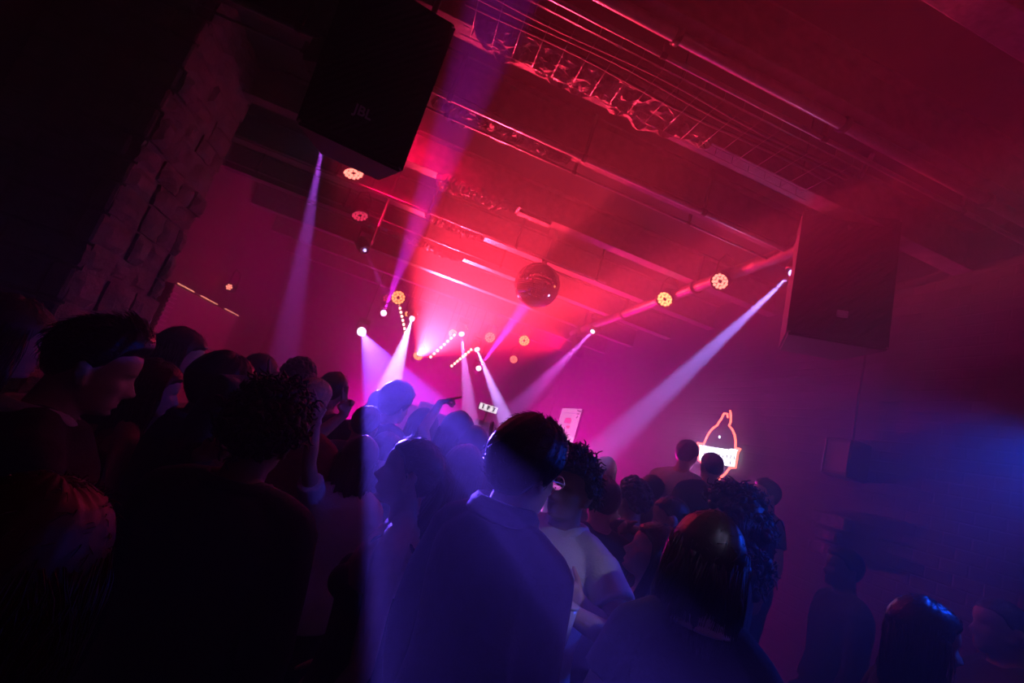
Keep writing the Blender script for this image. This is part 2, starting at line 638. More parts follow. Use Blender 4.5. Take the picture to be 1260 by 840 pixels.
# ceiling disc (speaker or detector)
o = mk('ceiling_disc', *lathe([(.0, ZC - .045), (.10, ZC - .045), (.125, ZC - .03), (.13, ZC - .002), (.0, ZC - .002)], 32), M['flaky'])
p = at(773, 314, 2.08 / .497)
o.location = (p.x, p.y, 0)
tag(o, 'round flat disc fitting on the ceiling right of the mirror ball', 'ceiling fitting')

# lighting bar along the right wall
bar = empty('lighting_bar', (2.22, 2.2, 3.52))
MB().tube([(0, 0, 0), (0, 4.6, 0)], .052, 18).build('bar_tube', M['steel'], bar)
for y in (.3, 1.5, 2.9, 4.2):
    b = MB()
    b.tube([(0, y - .03, 0), (0, y + .03, 0)], .062, 18, False)
    b.box((-.012, y - .02, 0), (.012, y + .02, ZC - 3.52))
    b.build('hanger', M['black_metal'], bar)
tag(bar, 'thick round lighting bar hung below the ceiling along the right wall', 'lighting bar')


# ------------------------------------------------------------------ loudspeakers
def loudspeaker(name, Mx, wd, dp, ht, label, logo, tilt_bracket):
    """Mx: frame with origin at the bottom front edge's left end, +X along the front, -Y out of the front, +Z up"""
    root = empty(name)
    root.matrix_world = Mx
    b = MB()
    # cabinet: trapezoid plan, narrower at the back
    k = wd * .16
    V = [(0, 0, 0), (wd, 0, 0), (wd - k, dp, 0), (k, dp, 0), (0, 0, ht), (wd, 0, ht), (wd - k, dp, ht), (k, dp, ht)]
    F = [(0, 3, 2, 1), (4, 5, 6, 7), (0, 1, 5, 4), (1, 2, 6, 5), (2, 3, 7, 6), (3, 0, 4, 7)]
    import bmesh
    me = bpy.data.meshes.new('cabinet')
    me.from_pydata(V, [], F)
    bm = bmesh.new()
    bm.from_mesh(me)
    bmesh.ops.recalc_face_normals(bm, faces=bm.faces)
    bmesh.ops.bevel(bm, geom=bm.edges[:], offset=.012, segments=2, affect='EDGES')
    bm.to_mesh(me)
    bm.free()
    me.materials.append(M['black_box'])
    link('cabinet', me, root)
    # perforated front grille, slightly bowed out
    g = MB()
    nx, nz = 24, 36
    V, F = [], []
    for i in range(nx + 1):
        for j in range(nz + 1):
            x = .02 + (wd - .04) * i / nx
            z = .02 + (ht - .04) * j / nz
            V.append((x, -.006 - .02 * math.sin(math.pi * i / nx) - (.004 if (i + j) % 2 else 0) * (1 if 0 < i < nx and 0 < j < nz else 0), z))
    for i in range(nx):
        for j in range(nz):
            a = i * (nz + 1) + j
            F.append((a, a + nz + 1, a + nz + 2, a + 1))
    g.add(V, F)
    g.build('grille', M['black_metal'], root, smooth=False)
    if logo:
        me = text_mesh('JBL', .056, .002, .0012)
        me.materials.append(M['logo'])
        lo = link('logo', me, root)
        lo.location = (wd * .5, -.034, ht * .22)
        lo.rotation_euler = (math.radians(90), 0, 0)
        lo['label'] = 'pale lettering reading JBL on the grille'
    else:
        MB().box((wd * .5 - .03, -.034, ht * .2 - .022), (wd * .5 + .03, -.026, ht * .2 + .022), bev=.003).build('badge', M['logo'], root, smooth=False)
    for x in (wd * .25, wd * .75):
        b = MB()
        b.box((x - .02, dp * .35, ht - .002), (x + .02, dp * .65, ht + .012), bev=.003)
        b.build('rigging_plate', M['black_metal'], root, smooth=False)
    # corner screws
    for x in (.016, wd - .016):
        for z in (.016, ht - .016):
            V, F = lathe([(.0, -.004), (.006, -.004), (.007, 0), (0, 0)], 10)
            s = mk('corner_screw', [(p[0], p[2], p[1]) for p in V], F, M['pipe'], root)
            s.location = (x, -.001, z)
    Mi = Mx.inverted()
    b = MB()
    for q in tilt_bracket:
        b.tube([Mi @ Vector(p) for p in q], .014, 10)
    b.build('hanging_bracket', M['pipe'], root)
    tag(root, label, 'loudspeaker', 'black loudspeakers hung in the room')
    return root


def frame_from(bl, br, top_of_right):
    bl, br, tr = Vector(bl), Vector(br), Vector(top_of_right)
    x = (br - bl).normalized()
    z = (tr - br)
    z = (z - x * z.dot(x)).normalized()
    y = z.cross(x)
    m = Matrix((x, y, z)).transposed().to_4x4()
    m.translation = bl
    return m, (br - bl).length, (tr - br).length


bl, br, tr = at(362, 150, 1.94), at(495, 213, 2.02), at(583, 45, 1.88)
mx, wd, ht = frame_from(bl, br, tr)
c0 = mx @ Vector((wd * .25, .2, ht))
c1 = mx @ Vector((wd * .75, .2, ht))
loudspeaker('loudspeaker', mx, wd, .42, ht, 'large black loudspeaker hung from the ceiling at upper left, its front carrying white lettering', True,
            [[c0, (c0.x, c0.y, ZC)], [c1, (c1.x, c1.y, ZC)]])
bl, br, tr = at(967, 410, 2.30), at(1095, 432, 2.06), at(1118, 270, 2.04)
mx, wd, ht = frame_from(bl, br, tr)
c0 = mx @ Vector((wd * .5, .22, ht))
q = at(1078, 168, 1.95)
loudspeaker('loudspeaker', mx, wd, .42, ht, 'black loudspeaker hung on a bracket before the right wall, above the bottle sign', False,
            [[c0, (c0.x, c0.y, ZC)], [at(1058, 218, 2.1), (q.x, q.y, ZC)]])


# ------------------------------------------------------------------ stage lamps
def hanger(root, loc, top=ZC):
    MB().tube([(0, 0, 0), (0, 0, top - loc[2])], .008, 8).build('hanger', M['black_metal'], root)


def moving_head(px, py, Y, tgt, label, power, color, deg, blend=.35, lens=.045, lensmat='lens_white', hang=True, lamp=True, loc=None):
    loc = Vector(loc) if loc is not None else at(px, py, Y)
    root = empty('moving_head_light', loc + Vector((0, 0, .12)))
    A = aim(Vector((0, 0, -.12)), Vector(tgt) - root.location)
    # head: rounded barrel along the aim, lens at local origin looking -Z
    V, F = lathe([(.0, .20), (.05, .20), (.075, .17), (.08, .08), (.066, .02), (.058, .004), (.05, .004), (.05, .012), (.0, .012)], 22)
    mk('head', [A @ Vector(v) for v in V], F, M['black_metal'], root)
    V, F = lathe([(0, .010), (lens, .010), (lens, -.002), (lens * .7, -.012), (0, -.016)], 20)
    mk('lens', [A @ Vector(v) for v in V], F, M[lensmat], root)
    # yoke and base
    c = A @ Vector((0, 0, .10))
    b = MB()
    for s in (-1, 1):
        e = A @ Vector((s * .092, 0, .10))
        b.tube([e, (e.x, e.y, c.z + .13), (c.x, c.y, c.z + .14)], .013, 8)
    b.build('yoke', M['black_metal'], root)
    MB().box((c.x - .09, c.y - .08, c.z + .13), (c.x + .09, c.y + .08, c.z + .20), bev=.012).build('base', M['black_metal'], root, smooth=False)
    if hang:
        MB().tube([(c.x, c.y, c.z + .19), (c.x, c.y, ZC - root.location.z)], .010, 8).build('hanger', M['black_metal'], root)
    if lamp:
        s = spot('beam_lamp', (0, 0, 0), (0, 0, -1), power, color, deg, blend, .012)
        s.parent = root
        s.matrix_local = A @ Matrix.Translation((0, 0, -.03))
    tag(root, label, 'stage light', 'moving head stage lights')
    return root


def par_can(px, py, Y, tgt, label, ledmat, power, color, deg, size=.09, rings=2, hang=True, blend=.6):
    loc = at(px, py, Y)
    root = empty('par_light', loc + Vector((0, 0, .05)))
    A = aim(Vector((0, 0, -.05)), Vector(tgt) - root.location)
    R = size
    V, F = lathe([(0, .17), (R * .6, .17), (R * .85, .13), (R, .10), (R * 1.02, .0), (R * 1.02, -.02), (R * .96, -.02), (R * .95, .004), (0, .004)], 24)
    mk('can', [A @ Vector(v) for v in V], F, M['black_metal'], root)
    cells = []
    r0 = R * .9
    if rings == 1:
        cells = [(0, 0)] + [(r0 * .58 * math.cos(k * math.pi / 3), r0 * .58 * math.sin(k * math.pi / 3)) for k in range(6)]
        cr = r0 * .24
    else:
        cells = [(r0 * .42 * math.cos(k * math.pi / 3), r0 * .42 * math.sin(k * math.pi / 3)) for k in range(6)] + \
                [(r0 * .80 * math.cos(k * math.pi / 6), r0 * .80 * math.sin(k * math.pi / 6)) for k in range(12)]
        cr = r0 * .19
    V0, F0 = lathe([(0, .004), (cr, .004), (cr * .95, -.006), (cr * .5, -.012), (0, -.014)], 10)
    me = None
    for x, y in cells:
        if me is None:
            o = mk('led', V0, F0, M[ledmat], root)
            me = o.data
        else:
            o = link('led', me, root)
        o.matrix_local = A @ Matrix.Translation((x, y, 0))
    b = MB()
    for s in (-1, 1):
        e = A @ Vector((s * R * 1.08, 0, .07))
        b.tube([e, (e.x * .8, e.y * .8, .16), (0, 0, .20)], .007, 8)
    b.build('yoke', M['black_metal'], root)
    if hang:
        MB().tube([(0, 0, .2), (0, 0, ZC - root.location.z)], .008, 8).build('hanger', M['black_metal'], root)
    if power > 0:
        s = spot('par_lamp', (0, 0, 0), (0, 0, -1), power, color, deg, blend, .05)
        s.parent = root
        s.matrix_local = A @ Matrix.Translation((0, 0, -.03))
    tag(root, label, 'stage light', 'round stage wash lights')
    return root


# the wide blue-white wash
WA = at(445, 408, 7.6)
wd_ = Vector((.1690, -.9713, -.1680))
moving_head(445, 408, 7.6, WA + wd_ * 5, 'dazzling stage light throwing the broad white-blue beam over the crowd', P_WASH, BLUEW, 4.35, .2, .07, 'lens_white')
# narrow beams
moving_head(472, 385, 8.0, at(640, -60, 1.3), 'stage light shooting a purple beam up past the large hanging speaker', P_BEAM * .9, (.75, .02, 1.0), 2.6, .6, .05)
moving_head(507, 392, 7.85, at(478, 480, 5.6), 'stage light with a short thick white beam aimed down at the crowd', P_BEAM * 1.6, (.42, .38, 1.0), 6.6, .3, .045)
moving_head(568, 411, 7.7, at(579, 520, 6.6), 'stage light with a pale violet beam falling straight down', P_BEAM * .55, (.55, .25, 1.0), 9.5, .5, .045)
moving_head(587, 430, 7.75, at(630, 535, 6.6), 'stage light crossing beams with its lower neighbour, aimed down to the right', P_BEAM * .9, (.50, .30, 1.0), 10.0, .4, .045)
moving_head(589, 453, 8.0, at(660, 357, 4.45), 'lowest stage light of the middle, shooting a pink beam up at the mirror ball', P_BEAM * 1.8, (1.0, .03, .75), 3.0, .5, .045)
moving_head(729, 408, 5.95, at(676, 462, 5.6), 'stage light on the far right bar with a short violet beam', P_BEAM * .3, (.75, .12, 1.0), 10, .8, .03, 'lens_white')
moving_head(975, 337, 2.53, at(800, 500, 2.9), 'stage light beside the right loudspeaker throwing a long white-blue beam down', P_BEAM * .6, (.30, .22, 1.0), 8.5, .7, .028, 'lens_blue')
moving_head(398, 172, 3.6, at(366, 350, 3.55), 'stage light behind the large speaker with a purple beam pointing down', P_BEAM * .13, (.55, .08, 1.0), 8.5, .7, .04, 'lens_blue', hang=True)
moving_head(449, 308, 5.6, at(470, 352, 5.3), 'small stage light with a faint thin violet beam left of the ceiling patches', P_BEAM * .03, (.7, .06, .9), 8, .6, .018, 'lens_blue')

# wash lights
c = at(560, 470, 0.1)
par_can(490, 366, 7.8, (-.4, 2.0, 1.9), 'amber round light above the left row of lamps', 'led_amber', P_RED_PAR, RED, 60, .125)
par_can(476, 367, 8.3, (-.4, 2.0, 1.9), 'dim red round light left of the amber light over the left row of lamps', 'led_dim', 0, RED, 60, .09, 1)
par_can(501, 386, 8.1, (-2.4, 4.5, 1.9), 'small amber light half hidden by the thick white beam', 'led_amber', 0, RED, 60, .06, 1)
par_can(557, 410, 8.0, (.6, 3.0, 1.6), 'amber light at the upper end of the middle row of lamps', 'led_amber', P_RED_PAR, RED, 60, .08)
par_can(574, 404, 8.3, (.6, 2.0, 1.5), 'small bright round light above the pale violet beam', 'led_amber', 0, RED, 60, .045, 1)
par_can(603, 415, 7.85, (.9, 2.0, 1.5), 'pale pink round light left of the pink beam below the mirror ball', 'led_pink', P_RED_PAR, RED, 60, .10)
par_can(645, 419, 7.6, (.9, 2.0, 1.2), 'bright amber round light right of the pink beam below the mirror ball', 'led_amber', P_RED_PAR, RED, 60, .10)
par_can(632, 442, 8.0, (1.0, 2.0, 1.2), 'lowest of the round lights right of the pink beam', 'led_pink', 0, RED, 60, .075)
par_can(818, 368, 4.07, at(690, 480, 3.2), 'amber round light on the right bar with a red beam', 'led_amber', P_RED_PAR * .9, RED, 34, .085, 2, False)
par_can(886, 346, 3.24, at(700, 470, 2.4), 'pink round light on the right bar nearer the right loudspeaker', 'led_pink', P_RED_PAR * .3, RED, 40, .075, 2, False)
par_can(435, 213, 4.2, at(437, 330, 4.0), 'round light seen edge on just below the large hanging speaker', 'led_pink', P_RED_PAR * .06, RED, 30, .095)
par_can(443, 265, 4.6, at(445, 360, 4.3), 'pinkish round light seen edge on, second below the large hanging speaker', 'led_dim', P_RED_PAR * .05, MAGENTA, 30, .085)
par_can(282, 353, 6.7, at(240, 330, 5.9), 'small cluster of seven red lamps above the left wall panel', 'led_pink', P_RED_PAR * .12, RED, 80, .055, 1, False)

# the big red lamp low on the stage, fanning up into the room
RL = at(514, 438, 8.2)
par_can(514, 438, 8.2, (.70, 5.3, 3.85), 'dazzling pinkish red lamp at the lower end of the middle row, fanning up', 'led_amber', P_RED_FAN, (1.0, .028, .075), 50, .09, 2, True, .7)
# unseen red and magenta flood lamps, added to colour the haze
def flood(loc, tgt, power, color, deg, label, hang=True):
    root = empty('added_flood', loc)
    A = aim((0, 0, 0), Vector(tgt) - Vector(loc))
    b = MB()
    b.box((-.16, -.10, .0), (.16, .10, .09), A, bev=.015)
    b.build('housing', M['black_metal'], root, smooth=False)
    b = MB()
    b.box((-.14, -.08, -.006), (.14, .08, -.001), A)
    b.build('glass', M['panel'], root, smooth=False)
    for s in (-1, 1):
        b = MB()
        b.box((-.16, s * .10 - .003, -.07), (.16, s * .10 + .003, .0), A)
        b.build('barn_door', M['black_metal'], root, smooth=False)
    if hang:
        MB().tube([(0, 0, .05), (0, 0, ZC - loc[2])], .01, 8).build('hanger', M['black_metal'], root)
    else:
        MB().tube([(-.17, 0, .0), (-.17, .02, -.12), (.17, .02, -.12), (.17, 0, .0)], .010, 8).build('floor_bracket', M['black_metal'], root)
    s = spot('added_flood_lamp', (0, 0, 0), (0, 0, -1), power, color, deg, .9, .08)
    s.parent = root
    s.matrix_local = A @ Matrix.Translation((0, 0, -.09))
    return tag(root, label, 'stage light', 'flood lights added to colour the haze')


flood((-.95, 2.65, 3.45), (.9, 7.5, 3.05), P_ROOM_RED * .4, RED, 70, 'added flood light under the ceiling hidden behind the large hanging speaker')  # added lamp kept out of sight, reddens the haze beyond the speaker
flood((2.2, 6.55, 3.30), (0, 6.9, 2.9), P_ROOM_RED, RED, 80, 'added flood light at the far end of the right lighting bar')  # added lamp, shines sideways to redden the haze over the stage
flood((2.15, 8.3, .80), (1.7, 6.0, 2.6), P_MAGENTA * 1.2, MAGENTA, 130, 'added magenta flood light lying on the right of the stage behind the crowd', False)  # this and the next two are added uplights hidden by the crowd
flood((.75, 8.95, .80), (.6, 8.3, 2.6), P_MAGENTA * .9, MAGENTA, 140, 'added magenta flood light lying on the stage behind the booth', False)
flood((-.75, 7.75, .80), (.6, 8.7, 2.3), P_MAGENTA * .7, MAGENTA, 125, 'added magenta flood light lying on the left of the stage behind the crowd', False)


# rows of small lamps (battens)
def batten(p0, p1, Y, label, nl=8):
    a, b_ = at(*p0, Y), at(*p1, Y)
    root = empty('lamp_batten', a)
    d = b_ - a
    u = d.normalized()
    q = d.to_track_quat('X', 'Z').to_matrix().to_4x4()
    L = d.length
    MB().box((-.05, .03, -.035), (L + .05, .08, .035), q, bev=.01).build('housing', M['black_metal'], root, smooth=False)
    V0, F0 = lathe([(0, .02), (.021, .02), (.021, -.004), (.015, -.012), (0, -.015)], 14)
    for i in range(nl):
        cpt = d * (i / (nl - 1))
        A = Matrix.Translation(cpt) @ q @ Matrix.Rotation(math.radians(-90), 4, 'X')
        if i == 0:
            o = mk('lamp', V0, F0, M['led_batten'], root)
            me = o.data
        else:
            o = link('lamp', me, root)
        o.matrix_local = A
    c = d * .5
    MB().tube([(c.x, c.y + .06, c.z), (c.x, c.y + .06, ZC - a.z)], .009, 8).build('hanger', M['black_metal'], root)
    return tag(root, label, 'light batten', 'rows of small round lamps over the stage')


batten((491, 374), (499, 409), 7.9, 'steep row of small lamps hanging left of the thick white beam')
batten((530, 439), (559, 412), 7.9, 'middle row of small lamps rising beside the dazzling pinkish red lamp')
batten((556, 450), (580, 430), 7.9, 'row of small lamps crossed by the pale violet beam')


# mirror balls
def mirror_ball(px, py, Y, R, rows, label):
    cpt = at(px, py, Y)
    root = empty('mirror_ball', cpt)
    V, F = [], []
    core = []
    for i in range(rows):
        t0 = math.pi * (i + .06) / rows
        t1 = math.pi * (i + .94) / rows
        n = max(4, int(round(2 * rows * math.sin(math.pi * (i + .5) / rows))))
        for k in range(n):
            a0 = 2 * math.pi * (k + .06) / n
            a1 = 2 * math.pi * (k + .94) / n
            o = len(V)
            # flat tile, very slightly tilted by hand
            tc, ac = (t0 + t1) / 2, (a0 + a1) / 2
            nrm = np.array([math.sin(tc) * math.cos(ac), math.sin(tc) * math.sin(ac), math.cos(tc)])
            jit = np.array([random.gauss(0, .010) for _ in range(3)])
            for (t, a) in ((t0, a0), (t0, a1), (t1, a1), (t1, a0)):
                p = R * np.array([math.sin(t) * math.cos(a), math.sin(t) * math.sin(a), math.cos(t)])
                p = p + nrm * np.dot(p - nrm * R, jit)
                V.append(p)
            F.append((o, o + 3, o + 2, o + 1))
    mk('mirror_tiles', V, F, M['mirror'], root, smooth=False, recalc=False)
    prof = [(max(.0001, R * .985 * math.sin(math.pi * i / 24)), R * .985 * math.cos(math.pi * i / 24)) for i in range(25)]
    mk('core', *lathe(prof, 36), M['grout'], root)
    V, F = lathe([(0, .055), (.03, .055), (.032, 0), (0, 0)], 18)
    o = mk('cap', V, F, M['pipe'], root)
    o.location = (0, 0, R * .98)
    MB().tube([(0, 0, R + .04), (0, 0, ZC - cpt.z - .08)], .004, 8).build('chain', M['pipe'], root)
    V, F = lathe([(0, .09), (.05, .09), (.055, .01), (.02, 0), (0, 0)], 20)
    o = mk('motor', V, F, M['black_metal'], root)
    o.location = (0, 0, ZC - cpt.z - .09)
    tag(root, label, 'mirror ball')


mirror_ball(661, 351, 4.45, .232, 34, 'large mirror ball hanging from the middle of the ceiling')
mirror_ball(509, 383, 8.4, .17, 24, 'small far mirror ball behind the thick white beam over the stage')

# vertical pole beside the two edge-on lights
pl = empty('lamp_pole', at(457, 300, 4.4))
top = at(455, 203, 4.4)
MB().tube([(0, 0, 0), (0, 0, ZC - pl.location.z)], .013, 12).build('pole', M['pipe'], pl)
MB().tube([(0, 0, .3), (-.14, 0, .3)], .010, 8).build('side_arm', M['black_metal'], pl)
MB().tube([(0, 0, .05), (0, 0, .16)], .022, 12).build('end_clamp', M['black_metal'], pl)
tag(pl, 'thin upright pole hanging from the ceiling beside the edge-on lights', 'pole')

# ------------------------------------------------------------------ stage, booth, display
st = empty('stage', (0.6, 8.3, 0))
MB().box((-2.6, -1.0, .62), (2.4, 1.05, .68), bev=.01).build('deck', M['wood'], st, smooth=False)
MB().box((-2.58, -.96, 0), (2.38, -.90, .62)).build('front_panel', M['black_box'], st, smooth=False)
MB().box((-2.6, -1.01, .63), (2.4, -.995, .67)).build('edge_strip', M['pipe'], st, smooth=False)
tag(st, 'low dark stage across the far end of the room', 'stage')
bo = empty('dj_booth', (1.1, 7.9, .68))
MB().box((-.95, -.30, 0), (.95, -.24, 1.0), bev=.008).build('front_panel', M['panel'], bo, smooth=False)
MB().box((-1.0, -.34, 1.0), (1.0, .35, 1.05), bev=.01).build('table_top', M['black_box'], bo, smooth=False)
for x in (-.93, .87):
    MB().box((x, -.24, 0), (x + .06, .30, 1.0)).build('side_panel', M['panel'], bo, smooth=False)
for x in (-.6, 0, .6):
    MB().box((x - .01, -.325, .08), (x + .01, -.30, .92)).build('slat', M['black_metal'], bo, smooth=False)
tag(bo, 'DJ booth standing on the stage behind the crowd', 'booth')
for x, lb in ((-.55, 'left media player on the booth top'), (.45, 'right media player on the booth top beyond the lit display')):
    t = empty('media_player', (1.1 + x, 7.9, 1.73))
    MB().box((-.16, -.20, 0), (.16, .20, .10), bev=.01).build('case', M['black_metal'], t, smooth=False)
    V, F = lathe([(0, .018), (.09, .018), (.1, 0), (0, 0)], 28)
    o = mk('jog_wheel', V, F, M['pipe'], t)
    o.location = (0, -.05, .10)
    tag(t, lb, 'media player', 'players on the booth')
# display with three dark characters
dc = at(600.5, 502, 7.55)
ds = empty('lit_display', (dc.x, dc.y, 1.73))
hz = dc.z - 1.73
MB().box((-.165, -.02, hz - .062), (.165, .03, hz + .062), bev=.01).build('housing', M['black_metal'], ds, smooth=False)
MB().box((-.15, -.024, hz - .052), (.15, -.019, hz + .052)).build('screen', M['display'], ds, smooth=False)
for s, x in (('I', -.09), ('F', 0), ('7', .095)):
    me = text_mesh(s, .085, .002, .009)
    me.materials.append(M['display_ink'])
    lo = link('character', me, ds)
    lo.location = (x, -.027, hz)
    lo.rotation_euler = (math.radians(90), 0, 0)
MB().tube([(0, 0.005, 0), (0, .005, hz - .05)], .014, 10).build('stand', M['black_metal'], ds)
V, F = lathe([(0, .02), (.09, .02), (.1, 0), (0, 0)], 24)
mk('foot', V, F, M['black_metal'], ds)
tag(ds, 'small white lit display with three dark characters above the crowd', 'display')

# wall screen on the right wall
SX = X1 - .06
a, b_ = at_x(692, 502, SX), at_x(716, 503, SX)
ylo, yhi = b_.y, a.y
zt = (a.z + b_.z) / 2
zb = at_x(707, 545, SX).z
sc = empty('wall_screen', (SX, (ylo + yhi) / 2, zb))
hh, wy = zt - zb, (yhi - ylo) / 2
MB().box((0.004, -wy - .02, -.02), (.05, wy + .02, hh + .02), bev=.008).build('bezel', M['black_metal'], sc, smooth=False)
MB().box((0, -wy, 0), (.006, wy, hh)).build('picture', M['screen'], sc, smooth=False)
MB().box((-.002, -wy, 0), (.001, wy, hh * .16)).build('bright_band', M['screen_bright'], sc, smooth=False)
b = MB()
for (y0, y1, z0, z1) in ((-.13, .10, .53, .60), (-.12, .11, .60, .66), (-.10, .09, .66, .70), (-.02, .12, .42, .47), (.0, .1, .38, .42)):
    b.box((-.003, -y1 * wy * 3, z0 * hh), (.001, -y0 * wy * 3, z1 * hh))
b.build('pink_print', M['screen_pink'], sc, smooth=False)
b = MB()
rnd = random.Random(5)
y = -.55 * wy
while y < .55 * wy:
    l = rnd.uniform(.03, .08) * wy * 2
    b.box((-.003, y, .84 * hh), (.001, y + l * .8, .87 * hh))
    y += l
b.build('small_print', M['screen_grey'], sc, smooth=False)
b = MB()
for k in range(3):
    b.tube([(-.006, -wy + .02 + .03 * k, hh * (.92 - .07 * k)), (-.006, -wy + .16 - .02 * k, hh * (.95 - .11 * k))], .012, 8)
b.build('clamp', M['black_metal'], sc)
tag(sc, 'pale glowing screen with pink print beside the head of the man in glasses', 'screen')

# ------------------------------------------------------------------ neon bottle sign on the right wall
NX = X1 - .05


def wallpt(px, py, dx=0.0):
    return at_x(px, py, NX + dx)


n0 = wallpt(885, 560)
neon = empty('neon_sign', n0)


def neon_tube(name, pix, m, r=.010, dx=0.0):
    P = [wallpt(x, y, dx) - n0 for x, y in pix]
    return MB().tube(P, r, 8).build(name, M[m], neon)


# bottle outline, pixel corners read off the sign and laid on the wall
neon_tube('bottle_outline', [(858.5, 545), (866, 546), (868.5, 540), (872, 533), (877, 527), (883, 522.5), (884.5, 519), (887.5, 515.5), (889.5, 511), (891, 508.5), (895, 509), (895.3, 513)], 'neon_red')
neon_tube('bottle_outline', [(898.5, 505.5), (899.3, 512), (899.2, 519), (897, 523.5), (901, 528), (904, 535), (905.2, 544), (904.8, 550.5), (911, 552.5), (908, 556)], 'neon_red')
neon_tube('bottle_outline', [(858.5, 545), (860.3, 552), (859.5, 560), (860, 566.5), (863, 567.5), (864, 575), (868, 584), (876, 590)], 'neon_red')
neon_tube('bottle_outline', [(908, 556), (906.5, 565), (905, 575), (898, 575.5), (892, 583), (885, 589), (876, 590)], 'neon_red')
# white banner: glowing letters crowded together (tall first and last, arched ones between)
def banner_poly():
    """white panel whose top edge follows the tops of the letters"""
    top = [(859.8, 547), (863.5, 547.5), (864.5, 549), (865.5, 547.6), (868.6, 548)]
    xs = np.linspace(869.2, 897.4, 6)
    for i in range(5):
        for k in range(1, 7):
            t = k / 7
            x = xs[i] + (xs[i + 1] - xs[i]) * t
            y = 548.6 + (x - 869) * .155 + 1.6 - 1.9 * math.sin(math.pi * t) ** .6
            top.append((x, y))
    top += [(898.6, 551.8), (904, 552.2), (908, 553.5)]
    bot = [(906, 566), (904.5, 574), (897, 573.4), (888, 571.5), (878, 569.5), (868, 567.5), (861, 565.8), (860.6, 556)]
    return top + bot


pts = banner_poly()
V = [wallpt(x, y) - n0 for x, y in pts] + [wallpt(x, y, .02) - n0 for x, y in pts]
n = len(pts)
F = [tuple(range(n)), tuple(range(n, 2 * n))[::-1]] + [(i, (i + 1) % n, n + (i + 1) % n, n + i) for i in range(n)]
mk('white_lettering', V, F, M['neon_white'], neon, smooth=False)
b = MB()
for i, x in enumerate(np.linspace(867, 904, 9)):
    y = 556 + (x - 869) * .15
    b.tube([wallpt(x, y, -.008) - n0, wallpt(x - .6, y + 3.2, -.008) - n0], .0045, 6)
    if i % 2:
        b.tube([wallpt(x - .5, y + 7, -.008) - n0, wallpt(x - 1, y + 10, -.008) - n0], .0045, 6)
b.build('letter_gaps', M['acrylic'], neon)
neon_tube('neck_glint', [(885.2, 536.6), (885.4, 538.2)], 'neon_white', .008)
l = bpy.data.lights.new('neon_glow', 'AREA')
l.energy = 7.0
l.color = (.8, .25, 1.0)
l.size = .5
lo = bpy.data.objects.new('neon_glow', l)
COL.objects.link(lo)
lo.parent = neon
lo.location = (-.04, 0, -.05)
lo.rotation_euler = (0, math.radians(90), 0)
tag(neon, 'red neon bottle outline with a dazzling white lettered banner on the right wall', 'neon sign')

# things on the right wall
bx = empty('wall_box', at_x(1040, 565, X1 - .10))
MB().box((-.08, -.10, -.13), (.10, .10, .13), bev=.012).build('case', M['black_metal'], bx, smooth=False)
MB().box((-.084, -.09, -.10), (-.078, .09, .10)).build('cover', M['panel'], bx, smooth=False)
MB().tube([(-.088, .085, -.11), (-.088, .085, .11)], .006, 8).build('lit_edge', M['pipe'], bx)  # pale metal line stands for the light along the box's edge
tag(bx, 'dark box fixed to the right wall below the hanging cable', 'wall box')
c0, c1 = at_x(1066, 430, X1 - .03), at_x(1048, 552, X1 - .03)
o = MB().tube([c0, c0.lerp(c1, .5) + Vector((-.01, .004, 0)), c1], .011, 8).build('hanging_cable', M['cable'])
tag(o, 'black cable hanging straight down the right wall below the loudspeaker', 'cable')
for (px0, py0, px1, py1, lb) in ((1000, 632, 1044, 637, 'upper stone ledge low on the right wall'), (1004, 650, 1032, 655, 'middle stone ledge low on the right wall'),
                                 (996, 668, 1040, 674, 'lowest stone ledge low on the right wall')):
    a, b_ = at_x(px0, py0, X1 - .05), at_x(px1, py1, X1 - .05)
    b = MB()
    b.box((X1 - .07, min(a.y, b_.y), min(a.z, b_.z) - .05), (X1, max(a.y, b_.y), max(a.z, b_.z)), bev=.012)
    tag(b.build('stone_ledge', M['stone'], smooth=False), lb, 'ledge', 'stone ledges on the right wall')
# raised bench step along the right wall, on which some guests stand
pf = empty('side_platform', (2.55, 3.5, 0))
MB().box((-.7, -1.0, .30), (.54, 1.1, .36), bev=.01).build('deck', M['wood'], pf, smooth=False)
MB().box((-.68, -.98, 0), (.54, 1.08, .30)).build('riser', M['black_box'], pf, smooth=False)
tag(pf, 'dark raised step along the right wall under the guests by the bottle sign', 'platform')

# left wall panel with strip lamps along its top
PX = X0 + .10
a, b_ = at_x(216, 349, PX), at_x(294, 386, PX)
pn = empty('wall_panel', (PX, (a.y + b_.y) / 2, a.z - 1.3))
hy = (b_.y - a.y) / 2
ph = 1.3
MB().box((-.10, -hy, 0), (0, hy, ph), bev=.01).build('board', M['panel'], pn, smooth=False)
for k in range(8):
    MB().box((-.02, -hy - .02, ph - .10 - k * .05), (.02, -hy + .12, ph - .085 - k * .05)).build('vent_slat', M['pipe'], pn, smooth=False)
for (t0, t1) in ((.0, .20), (.30, .56), (.70, .98)):
    MB().tube([(.02, -hy + 2 * hy * t0, ph + .012), (.02, -hy + 2 * hy * t1, ph + .012)], .007, 8).build('strip_lamp', M['tube_warm'], pn)
tag(pn, 'wide panel on the left wall with three glowing strips along its top', 'wall panel')

moving_head(1e9, 0, 0, (.56, 1.70, 1.12), 'added soft violet fill light on the ceiling behind the photographer, aimed at the polo shirt', P_SOFT, (.55, .50, 1.0), 13, 1.0, .04, 'lens_blue', loc=(1.25, -.4, 3.35))  # unseen lamp added to brighten the polo shirt

# blue wash light outside the right edge of the photograph
blr = par_can(1370, 545, 1.28, (1.95, 1.55, 1.85), 'blue wash light at the right wall beyond the frame', 'lens_blue', P_BLUE, BLUE, 80, .09, 2, True, .8)



